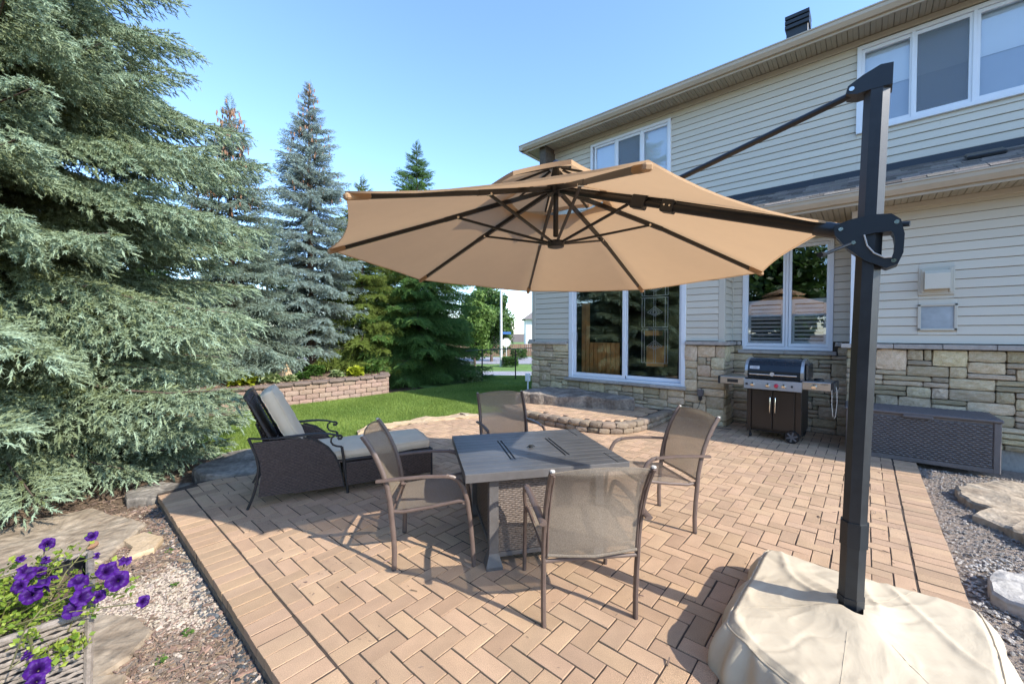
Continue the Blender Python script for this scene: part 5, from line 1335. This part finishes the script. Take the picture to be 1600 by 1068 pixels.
def spruce(name, label, x, y, H, prof, lm, seed, z0=.05, wsp=.38, per=9, cones=0, group=None, droop=.05, base=None, lift=.6, jit=.28, zmax=99):
    """trunk with whorls of boughs; prof: list of (z, radius)"""
    r0 = np.random.default_rng(seed); g = gz(x, y) if base is None else base; t = thing(name, label, 'spruce tree', (x, y, g), 0, group)
    zs = np.array([p[0] for p in prof]); rs = np.array([p[1] for p in prof])
    MB().tube([(0, 0, z) for z in np.linspace(-.2, H * .98, 12)], [max(.012, .017 * H * (1 - .95 * z / H)) for z in np.linspace(0, H, 12)], 9).obj('trunk', M['bark'], t, True)
    z = z0; tips = []; cnt = 0
    while z < H * .985:
        Rz = float(np.interp(z, zs, rs)); k = max(4, int(round(per * min(1, .45 + .55 * Rz / max(rs))))); o_ = r0.random() * 6.28
        for i in range(k):
            az = o_ + 6.2832 * i / k + r0.normal(0, .20); L = max(.10, Rz * r0.uniform(.80, 1.12)); zz = z + r0.normal(0, wsp * jit); L *= r0.choice([1, 1, 1, .86])
            c = 'long' if L > 1.9 else ('mid' if L > .95 else 'short'); q = r0.integers(0, len(BOUGH[c])); me, wo = BOUGH[c][q]; sc = L / BL[c]
            pitch = -(lift * (max(0, z / H - .35) / .65) ** 1.2 - droop * 3 * (1 - z / H)) + r0.normal(0, .07)
            if z < .6: pitch = min(pitch, .03)
            fl = 1 if r0.random() < .5 else -1
            b = put('bough', mesh_with(me, lm), t, (0, 0, zz), (r0.normal(0, .14), pitch, az), (sc, sc * fl * r0.uniform(.9, 1.15), sc)); put('branch', wo, b); cnt += 1
            tips.append((math.cos(az) * L * .8, math.sin(az) * L * .8, zz - .1 * L))
        z += wsp * (1.9 if z > zmax else (1 if z < H * .6 else .78) * (1 if Rz > .6 else .66))
    # leader
    b = put('bough', mesh_with(BOUGH['short'][0][0], lm), t, (0, 0, H * .955), (0, -1.5, 0), (.55, .5, .5))
    if cones:
        cb = MB(); sel = [p for p in tips if p[2] > H * .58]
        for _ in range(cones):
            p = sel[int(r0.integers(0, len(sel)))]; f = r0.uniform(.4, 1.15); cb.lathe([(.004, 0), (.017, -.02), (.019, -.07), (.006, -.11)], 5, (p[0] * f + r0.normal(0, .06), p[1] * f + r0.normal(0, .06), p[2] + .05 + r0.normal(0, .06)))
        stuff(cb.obj('cones', mat('cone', (.27, .15, .09), .8, .3, 30), t))
    return t
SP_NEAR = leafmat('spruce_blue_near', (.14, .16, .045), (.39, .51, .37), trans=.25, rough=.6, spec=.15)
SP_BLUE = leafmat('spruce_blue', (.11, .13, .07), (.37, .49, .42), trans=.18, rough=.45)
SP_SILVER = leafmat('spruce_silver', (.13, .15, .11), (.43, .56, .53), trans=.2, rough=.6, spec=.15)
SP_GREEN = leafmat('spruce_green', (.05, .11, .03), (.17, .31, .075), trans=.22)  # darker of the pair: house shade put into the needle colour
SP_SUNLIT = leafmat('spruce_green_sunlit', (.09, .13, .025), (.26, .34, .07), trans=.28)  # same green foliage with sunlight put into the needle colour
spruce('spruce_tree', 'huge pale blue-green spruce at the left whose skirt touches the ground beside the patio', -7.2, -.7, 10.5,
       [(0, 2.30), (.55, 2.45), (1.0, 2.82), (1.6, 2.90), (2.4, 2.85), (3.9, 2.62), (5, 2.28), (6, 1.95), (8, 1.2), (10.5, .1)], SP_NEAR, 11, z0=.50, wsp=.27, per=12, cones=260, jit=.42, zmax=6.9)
spruce('spruce_tree', 'narrow blue spruce with brown cones standing just behind the huge left spruce', -11.6, 2.9, 6.7, [(0, 1.9), (1.5, 1.75), (3, 1.35), (4.5, .85), (6.6, .10)], SP_BLUE, 12, z0=.4, wsp=.27, per=10, cones=300, base=.4)
spruce('spruce_tree', 'tall slender silver-blue spruce with a bare reddish trunk above the retaining wall', -11.9, 4.88, 8.1, [(0, 1.2), (1.2, 1.35), (2.2, 1.40), (3.5, 1.45), (5, 1.05), (6.5, .6), (8.1, .10)], SP_SILVER, 13, z0=.85, wsp=.27, per=9, cones=200, base=.4)
spruce('spruce_tree', 'dark green spruce, house shade put into its colour, whose wide skirt reaches the lawn right of the retaining wall', -11.4, 8.15, 8.0, [(0, 2.2), (.8, 2.35), (2, 2.2), (3.5, 1.75), (5, 1.2), (6.5, .65), (8.0, .10)], SP_GREEN, 14, z0=.22, wsp=.26, per=11)
spruce('spruce_tree', 'spruce with sunlight put into its yellow-green colour, squeezed between the silver-blue spruce and the dark green one', -12.0, 6.5, 6.0, [(0, 1.8), (1.5, 1.75), (3, 1.35), (4.5, .75), (6.2, .10)], SP_SUNLIT, 15, z0=.35, wsp=.27, per=10, base=.3)
bgG = 'dark spruces behind the raised bed'
for k, (x, y, H) in enumerate(((-15.5, 1.6, 5.6), (-15.8, 5.0, 5.6), (-16.2, 8.6, 6.0), (-12.8, -2.2, 6.5), (-11.6, -5.4, 7.5), (-16.8, 11.2, 5.2))):
    spruce('background_spruce', ['dark spruce far left behind the blue spruces, mostly hidden', 'dark spruce behind the bare trunk of the silver-blue spruce', 'dark spruce behind the spruce coloured as sunlit', 'dark spruce behind the middle of the huge left spruce', 'dark spruce glimpsed through the left edge of the huge spruce', 'dark spruce behind the wide dark green one, hiding the fence'][k], x, y, H, [(0, 2.3), (2, 2.2), (4, 1.5), (H, .1)], SP_GREEN, 30 + k, z0=.2, wsp=.50, per=8, group=bgG)

LEAF = leafmat('leaf_green', (.035, .075, .014), (.11, .20, .04), trans=.35, rough=.4, spec=.5)
def broadtree(name, label, x, y, H, W, zc, n, size, seed, m=None, group=None, thr=None, base=None):
    r0 = np.random.default_rng(seed); t = thing(name, label, 'tree', (x, y, gz(x, y) if base is None else base), 0, group)
    tr = MB(); tr.tube([(0, 0, -.2), (0, 0, zc * .5), (.1, .05, H * .75)], [.03 * H * .6, .02 * H * .6, .01], 8); tr.obj('trunk', M['bark'], t, True)
    nc = 34; C = []; Rr = []
    for i in range(nc):
        u = unit(r0.normal(0, 1, 3)); rr = r0.random() ** .4; C.append((u[0] * W * .62 * rr, u[1] * W * .62 * rr, zc + u[2] * (H - zc) * .72 * rr)); Rr.append(W * r0.uniform(.22, .40))
    C = np.array(C); Rr = np.array(Rr); k = r0.integers(0, nc, n); u = unit(r0.normal(0, 1, (n, 3))); P = C[k] + u * (Rr[k] * r0.uniform(.6, 1.05, n))[:, None]
    D = unit(u + r0.normal(0, .6, (n, 3))); S = unit(np.cross(D, r0.normal(0, 1, (n, 3)))); Tt = np.cross(D, S); s = size * r0.uniform(.6, 1.3, (n, 1))
    V = np.stack([P - S * s * .5, P + Tt * s * .9, P + S * s * .5, P - Tt * s * .9], 1).reshape(-1, 3); F = np.arange(4 * n).reshape(-1, 4)
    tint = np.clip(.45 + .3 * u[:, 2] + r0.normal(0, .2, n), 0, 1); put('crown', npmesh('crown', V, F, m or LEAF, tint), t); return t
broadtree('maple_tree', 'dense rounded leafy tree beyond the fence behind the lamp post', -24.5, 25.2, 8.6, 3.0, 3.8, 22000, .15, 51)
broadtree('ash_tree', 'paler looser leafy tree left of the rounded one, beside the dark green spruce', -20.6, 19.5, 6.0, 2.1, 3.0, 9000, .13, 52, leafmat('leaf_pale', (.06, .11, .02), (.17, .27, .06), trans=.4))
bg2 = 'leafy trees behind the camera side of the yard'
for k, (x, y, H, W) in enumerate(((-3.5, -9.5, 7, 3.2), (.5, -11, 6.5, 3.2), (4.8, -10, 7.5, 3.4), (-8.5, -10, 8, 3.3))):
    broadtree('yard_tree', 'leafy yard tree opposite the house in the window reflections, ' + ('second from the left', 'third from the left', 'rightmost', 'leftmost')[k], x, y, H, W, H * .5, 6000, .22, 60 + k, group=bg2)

# low bushes and bed plants
def clump(name, label, x, y, z, r, h, n, leaf, m, seed, cat='plant', group=None, wide=.35):
    r0 = np.random.default_rng(seed); t = thing(name, label, cat, (x, y, z), 0, group); az = r0.uniform(0, 6.28, n); rr = r * np.sqrt(r0.random(n)) * .55; el = r0.uniform(.1, 1.2, n)
    P = np.stack([np.cos(az) * rr, np.sin(az) * rr, h * r0.uniform(.1, .75, n)], 1); D = unit(np.stack([np.cos(az) * np.cos(el), np.sin(az) * np.cos(el), np.sin(el) * .6], 1) + r0.normal(0, .2, (n, 3)))
    S = unit(np.cross(D, np.array([0, 0, 1.]) + r0.normal(0, .2, (n, 3)))) * wide; N_ = np.cross(S, D); L = leaf * r0.uniform(.6, 1.2, (n, 1))
    a = P; b = P + (D * .5 + S) * L + N_ * L * .1; c = P + D * L - np.array([0, 0, .3]) * L; d = P + (D * .5 - S) * L + N_ * L * .1
    V = np.stack([a, b, c, d], 1).reshape(-1, 3); put('leaves', npmesh('leaves', V, np.arange(4 * n).reshape(-1, 4), m, np.clip(r0.normal(.55, .25, n), 0, 1)), t); return t
HY = leafmat('hosta_yellow', (.22, .28, .02), (.45, .50, .05), trans=.35, rough=.4); HG = leafmat('bed_green', (.03, .08, .015), (.10, .19, .04), trans=.3, rough=.4)
HV = leafmat('hosta_variegated', (.12, .22, .05), (.50, .55, .30), trans=.3, rough=.4)
BZ = .41
for x, y, r, m_, nm, lb in ((-10.3, 2.75, .30, HY, 'hosta_plant', 'bright yellow-green hosta at the left end of the raised bed'), (-10.25, 3.25, .26, HV, 'hosta_plant', 'variegated cream and green hosta beside the yellow one'),
                         (-10.30, 5.35, .24, HY, 'hosta_plant', 'yellow-green hosta near the right end of the raised bed'), (-10.4, 4.05, .22, HG, 'bedding_plant', 'low dark green plant right of the wooden pyramid'),
                         (-11.0, 4.6, .34, HG, 'bedding_plant', 'leafy green plant under the bare spruce trunk'), (-10.5, 5.95, .30, HG, 'bedding_plant', 'green leafy plant at the right corner of the retaining wall'), (-11.1, 6.4, .34, HG, 'bedding_plant', 'bushy green plant behind the wall corner under the spruces'),
                         (-10.4, 4.9, .14, HV, 'bedding_plant', 'small pale plant in the middle of the bed'), (-10.3, 3.7, .12, HV, 'bedding_plant', 'small pale plant in front of the wooden pyramid')):
    clump(nm, lb, x, y, BZ - .02, r, r * 1.1, int(260 * r / .25), .17 if m_ is not HG else .10, m_, int(abs(x * 100 + y * 37)))
pyr = thing('wooden_pyramid', 'small weathered wooden pyramid birdhouse with a round hole standing in the raised bed', 'birdhouse', (-10.75, 3.75, BZ), .5)
MB().lathe([(.30, 0), (.0, .58)], 4, (0, 0, 0)).obj('shell', M['flag2'], pyr)
for k in range(5): MB().lathe([(.30 - .055 * k + .008, .105 * k), (.30 - .055 * (k + 1) + .012, .105 * (k + 1) - .012)], 4, (0, 0, 0)).obj('board', M['flag2'], pyr)
MB().lathe([(.05, 0), (.05, .02)], 14, (0, 0, 0), 'x').obj('entrance_hole', M['blackp'], pyr, loc=(.115, .115, .20), rot=(0, -.25, R(45)))
wd_ = leafmat('weed', (.06, .14, .02), (.14, .26, .05))
for k, (x, y) in enumerate(((-3.35, .50), (-3.9, .55), (-2.75, .46), (-4.35, .48), (-2.62, .33))):
    clump('weed', ('small green weed in the gravel by the patio edge', 'green weed tuft on the mulch by the left part of the patio edge', 'small weed near the dark gravel strip', 'weed tuft between the flat dark stone and buff slab', 'tiny pale weed in the pale gravel')[k], x, y, -.095, .03, .035, 22, .022, wd_, 300 + k, 'weed')
for k, (x, y, r, lb) in enumerate(((-19.5, 22.0, .9, 'round green bush before the brown fence under the leafy tree'), (-24.6, 29.0, 1.3, 'bright green bush by the far fence near the house corner'), (-9.75, 9.1, .55, 'yellowish shrub beside the skirt of the dark green spruce'))):
    clump('bush', lb, x, y, gz(x, y), r, r, 900, .22 if r > .6 else .10, HG if k < 2 else HV, 400 + k, 'bush')

# ================================================================ fence, lamp, signs, far house
fe = thing('chain_link_fence', 'black chain link fence with thin posts at the end of the lawn', 'fence', (0, 0, 0))
FX = -9.62; fz = lambda y: gz(FX, y)
for y in (9.45, 11.15, 12.9, 14.7): MB().tube([(FX, y, fz(y) - .1), (FX, y, fz(y) + 1.12)], .024, 8).obj('post', M['black'], fe, True)
MB().tube([(FX, y, .98 - .0 * y) for y in (8.7, 11, 16.5)], .016, 8).obj('top_rail', M['black'], fe, True)
wv = []; wf = []; nq = 0
for s_ in (-1, 1):
    y = 8.6 - 1.2
    while y < 16.5:
        a = (FX, y, fz(max(9, y)) if s_ > 0 else .97); b_ = (FX, y + 1.1, .97 if s_ > 0 else fz(y + 1.1))
        for (p, q) in ((a, b_),):
            t = .0012; wv += [(p[0], p[1] - t, p[2]), (p[0], p[1] + t, p[2]), (q[0], q[1] + t, q[2]), (q[0], q[1] - t, q[2])]; wf.append((nq, nq + 1, nq + 2, nq + 3)); nq += 4
        y += .06
b = MB(); b.v = wv; b.f = wf; stuff(b.obj('chain_link', M['black'], fe))
def P_(px_f, s):  # distance along the view, sideways
    return (-.66 * px_f + .751 * s, .751 * px_f + .66 * s)
lx, ly = P_(29.5, -.78); lz = gz(lx, ly)
lp = thing('street_lamp', 'tall pale street lamp post with a short arm beyond the fence', 'street lamp', (lx, ly, lz))
MB().tube([(0, 0, 0), (0, 0, 2.6), (0, 0, 5.6)], [.10, .09, .07], 10).obj('pole', M['post'], lp, True); MB().tube([(0, 0, 5.2), (.45, .4, 5.7), (.9, .8, 5.95), (1.2, 1.05, 6.0)], .035, 8).obj('arm', M['post'], lp, True)
MB().box(1.1, 1.5, .95, 1.15, 5.93, 6.05, .03).obj('lamp_head', M['post'], lp)
MB().box(.12, .72, .10, .13, 2.37, 2.55, .01).obj('name_plate', M['bluesign'], lp, rot=(0, 0, R(41)))
sx, sy = P_(31.0, -.42); sz = gz(sx, sy)
st = thing('stop_sign', 'white back of a small road sign on a thin post beyond the fence', 'road sign', (sx, sy, sz), R(41))
MB().tube([(0, 0, 0), (0, 0, 2.0)], .03, 6).obj('post', M['post'], st, True); MB().lathe([(.36, -.01), (.36, .01)], 8, (0, 0, 1.75), 'y', a0=R(22.5)).obj('sign_plate', M['post'], st)
wf_ = thing('board_fence', 'reddish brown board fence in front of the far leafy tree', 'fence', (0, 0, 0))
s = -8.5
while s < 6:
    x, y = P_(44, s); z = gz(x, y); MB().box(-.10, .10, -.015, .015, 0, 1.35, .004).obj('board', M['wood'], wf_, loc=(x, y, z), rot=(0, 0, R(41.3))); s += .22
hx, hy = P_(62, 6.5)
fh = thing('neighbour_house', 'pale rendered house with grey roof far behind at the house corner', 'house', (hx, hy, gz(hx, hy)), R(41.3))
MB().box(-4.5, 4.5, -4, 4, -.5, 4.6).obj('wall', M['house2'], fh)
MB().add([(-5, -4.6, 4.6), (5, -4.6, 4.6), (5, 4.6, 4.6), (-5, 4.6, 4.6), (-1, 0, 7.6), (1, 0, 7.6)], [(0, 1, 5, 4), (1, 2, 5), (2, 3, 4, 5), (3, 0, 4), (3, 2, 1, 0)]).obj('roof', M['roof2'], fh)
for k in range(3): MB().box(-3.4 + k * 2.6, -2.3 + k * 2.6, -4.03, -3.99, 1.0, 2.4).obj('window', M['enamel'], fh)

# ================================================================ wicker planter with petunias
e1 = Vector((-.04, -.9992, 0)); e2 = Vector((-.9992, .04, 0)); c0 = Vector((-1.90, .067, 0))
pl_ = thing('wicker_planter', 'tall square pale wicker planter at the lower left corner', 'planter', (c0.x, c0.y, -.10))
PH = .74; PS = .50
def pw(u, z, d, a, b_, o_):
    t = .90 + .10 * z; cen = (e1 + e2) * PS * .5
    p = o_ + a * (PS * u); p = cen + (p - cen) * t; nrm = -b_
    return tuple(p + nrm * d + Vector((0, 0, PH * z)))
for a, b_, o_ in ((e1, e2, Vector((0, 0, 0))), (e2, e1, Vector((0, 0, 0))), (e1, -e2, e2 * PS), (e2, -e1, e1 * PS)):
    q = MB(); q.grid(lambda u, v: pw(u, v, -.010, a, b_, o_), 2, 2); pn = q.obj('side_panel', M['iron'], pl_)
    weave(lambda u, z, d: pw(u, z, d, a, b_, o_), 44, 20, .0055, 1 / 54).obj('wicker', M['wickp'], pn, True)
    MB().tube([pw(0, 1.0, .002, a, b_, o_), pw(1, 1.0, .002, a, b_, o_)], .013, 8).obj('rim', M['wickp'], pl_, True)
for cx_ in (Vector((0, 0, 0)), e1 * PS, e2 * PS, (e1 + e2) * PS):
    cen = (e1 + e2) * PS * .5; lo2 = cen + (cx_ - cen) * .90
    MB().tube([tuple(lo2), tuple(cx_ + Vector((0, 0, PH)))], .012, 8).obj('corner', M['wickp'], pl_, True)
so = MB(); q_ = [(e1 * .02 + e2 * .02), e1 * .48 + e2 * .02, e1 * .48 + e2 * .48, e1 * .02 + e2 * .48]; so.add([tuple(v + Vector((0, 0, PH - .05))) for v in q_], [(0, 1, 2, 3)]); so.obj('potting_soil', M['soil'], pl_)
pt = thing('petunia_plant', 'straggly purple petunias spilling over the pale wicker planter', 'flowers', (c0.x + (e1.x + e2.x) * .25, c0.y + (e1.y + e2.y) * .25, .58)); org = Vector(pt.location)
pm = leafmat('petal', (.028, .003, .085), (.070, .008, .20), trans=.25, rough=.6); ps = leafmat('petal_throat', (.012, .0, .06), (.02, .0, .10), trans=.1)
def flowermesh(seed, pale=False):
    r0 = random.Random(seed); V = []; F = []; T = []; n = 30
    rings = [(.002, -.045), (.005, -.020), (.010, -.004), (.020, .003), (.030, .006), (.036, .001)]
    for j, (r, z) in enumerate(rings):
        for i in range(n):
            a = 2 * math.pi * i / n; lobe = 1 - (.13 * abs(math.cos(2.5 * a)) ** 6 if j > 2 else 0); w = (.0045 * math.sin(5 * a + seed) + .003 * math.sin(11 * a + seed * 2)) * max(0, j - 2)
            rr = r * lobe * (1 + .04 * r0.uniform(-1, 1) * (j == 5)); V.append((rr * math.cos(a), rr * math.sin(a), z + w * .6 - (.005 * (j - 2) * max(0, math.cos(a + seed)) if j > 3 else 0)))
    for j in range(len(rings) - 1):
        for i in range(n):
            F.append((j * n + i, j * n + (i + 1) % n, (j + 1) * n + (i + 1) % n, (j + 1) * n + i)); T.append(0. if j < 3 else min(1, .25 + .25 * (j - 3) + .35 * abs(math.sin(2.5 * 2 * math.pi * i / n)) + r0.uniform(-.1, .1)))
    return npmesh('flower', np.array(V), np.array(F), pm, T, True)
FLM = [flowermesh(s) for s in (1, 4, 7, 9)]
FL = [[-2.198, -0.022, 0.794], [-2.152, 0.085, 0.797], [-2.128, -0.028, 0.765], [-2.098, -0.069, 0.754], [-2.139, -0.039, 0.725], [-1.981, -0.032, 0.748], [-1.978, -0.057, 0.723], [-2.038, -0.083, 0.736], [-1.993, 0.091, 0.779], [-1.867, 0.108, 0.769], [-1.801, 0.126, 0.755], [-1.919, 0.155, 0.764], [-1.893, 0.045, 0.753], [-1.839, 0.051, 0.722], [-1.834, 0.028, 0.698], [-1.845, 0.085, 0.705], [-1.669, 0.174, 0.721], [-2.19, -0.083, 0.769], [-1.705, -0.058, 0.675], [-1.652, -0.04, 0.653], [-1.61, -0.043, 0.645]]
SZ = [.68 * q for q in [.9, .8, .55, 1.15, .7, 1.3, 1.1, .9, .5, 1.15, 1.25, .8, 1.05, 1.1, 1.05, .8, .75, .5, .5, 1.1, .8]]
stems = MB(); r1 = random.Random(5); tips = []
for k, (p, s_) in enumerate(zip(FL, SZ)):
    P = Vector(p) - org; root = Vector((r1.uniform(-.18, .18), r1.uniform(-.18, .18), .02)) + (P - Vector((0, 0, P.z))) * .25
    tocam = (Vector((0, 0, 1.55)) - Vector(p)).normalized(); d = (tocam * r1.uniform(.5, 1.) + Vector((r1.uniform(-.6, .8), r1.uniform(-.5, .5), r1.uniform(.0, .5)))).normalized()
    if s_ < .4: d = Vector((r1.uniform(-1, 1), r1.uniform(-1, 1), .4)).normalized()
    f = put('flower', FLM[k % 4], pt, P, d.to_track_quat('Z', 'Y').to_euler(), (s_, s_, s_ * (1 if s_ > .4 else 1.6)))
    b0 = P - d * .045 * s_; mid = (root + b0) * .5 + Vector((r1.uniform(-.02, .02), r1.uniform(-.02, .02), .03)); stems.tube([root, mid, b0 - d * .02, b0], [.0028, .0022, .0018, .003], 5); tips += [root.lerp(b0, t) + Vector((0, 0, .02)) for t in (.5, .75, .9)]
r1 = random.Random(8); sprigs = []
for k in range(85):
    a = r1.uniform(0, 6.28); r = r1.uniform(.02, .30); base_ = Vector((r * .5 * math.cos(a), r * .5 * math.sin(a), .0)); tip = Vector((r * math.cos(a), r * math.sin(a), r1.uniform(.02, .14) - .25 * max(0, r - .22)))
    stems.tube([base_, (base_ + tip) * .5 + Vector((0, 0, .02)), tip], [.002, .0018, .0012], 4); sprigs += [base_.lerp(tip, t) + Vector((0, 0, .012)) for t in (.3, .45, .6, .7, .8, .88, .94, 1)]
for sx_, sy_ in ((.30, .25), (.22, .32), (.33, .12), (.16, .36)):
    base_ = Vector((.1, .1, .03)); tip = Vector((sx_, sy_, .06)); stems.tube([base_, (base_ + tip) * .5 + Vector((0, 0, .03)), tip], .0018, 4); sprigs += [base_.lerp(tip, t) + Vector((0, 0, .01)) for t in np.linspace(.3, 1, 18)]
for k in range(26):
    a = r1.uniform(0, 1); tip = e1 * (a * .5 - .23) - e2 * .02 * 0; q0 = Vector((0, 0, 0)) + e1 * (a * .5 - .25) - e2 * .24; tip = q0 - e2 * r1.uniform(.03, .08) + Vector((0, 0, r1.uniform(-.28, .02) if a > .35 else -.02)); 
    stems.tube([q0, (q0 + tip) * .5 - e2 * .03, tip], .0016, 4); sprigs += [q0.lerp(tip, t) - e2 * .02 for t in (.2, .4, .6, .7, .8, .9, 1)]
stems.obj('stems', mat('stem', (.14, .13, .05), .6, .2, 20), pt, True)
L0 = np.array([tuple(v) for v in sprigs + tips]); L0 = np.repeat(L0, 3, 0) + rng.normal(0, .010, (len(L0) * 3, 3)); n = len(L0); D = unit(rng.normal(0, 1, (n, 3)) + np.array([.3, .1, .6])); S = unit(np.cross(D, rng.normal(0, 1, (n, 3)))) * .38; L_ = rng.uniform(.010, .024, (n, 1))
nr = np.cross(S, D) * .25
V = np.stack([L0, L0 + (D * .45 + S) * L_ + nr * L_, L0 + D * L_, L0 + (D * .45 - S) * L_ + nr * L_], 1).reshape(-1, 3)
put('leaves', npmesh('leaves', V, np.arange(4 * n).reshape(-1, 4), leafmat('petunia_leaf', (.10, .19, .02), (.36, .44, .07), trans=.4, rough=.45), np.clip(rng.normal(.5, .3, n), 0, 1)), pt)
# a spruce cone on the pale flagstone
MB().lathe([(.004, 0), (.02, .01), (.022, .05), (.010, .085), (.0, .09)], 8).obj('spruce_cone', mat('cone', (.3, .15, .075)), None, True, loc=(-4.35, .20, -.035), rot=(1.5, 0, .9))
tag(bpy.data.objects['spruce_cone'], 'reddish brown cone lying on the large pale flagstone', 'cone')
# stray maple leaf spray entering at the left edge
clump('maple_sprig', 'bright green broad leaves reaching in at the far left edge before the spruce', -3.35, -.42, 1.68, .10, .16, 14, .11, leafmat('maple_leaf', (.06, .20, .02), (.14, .36, .05), trans=.4), 77, 'leaves')
SC.render.engine = 'CYCLES'
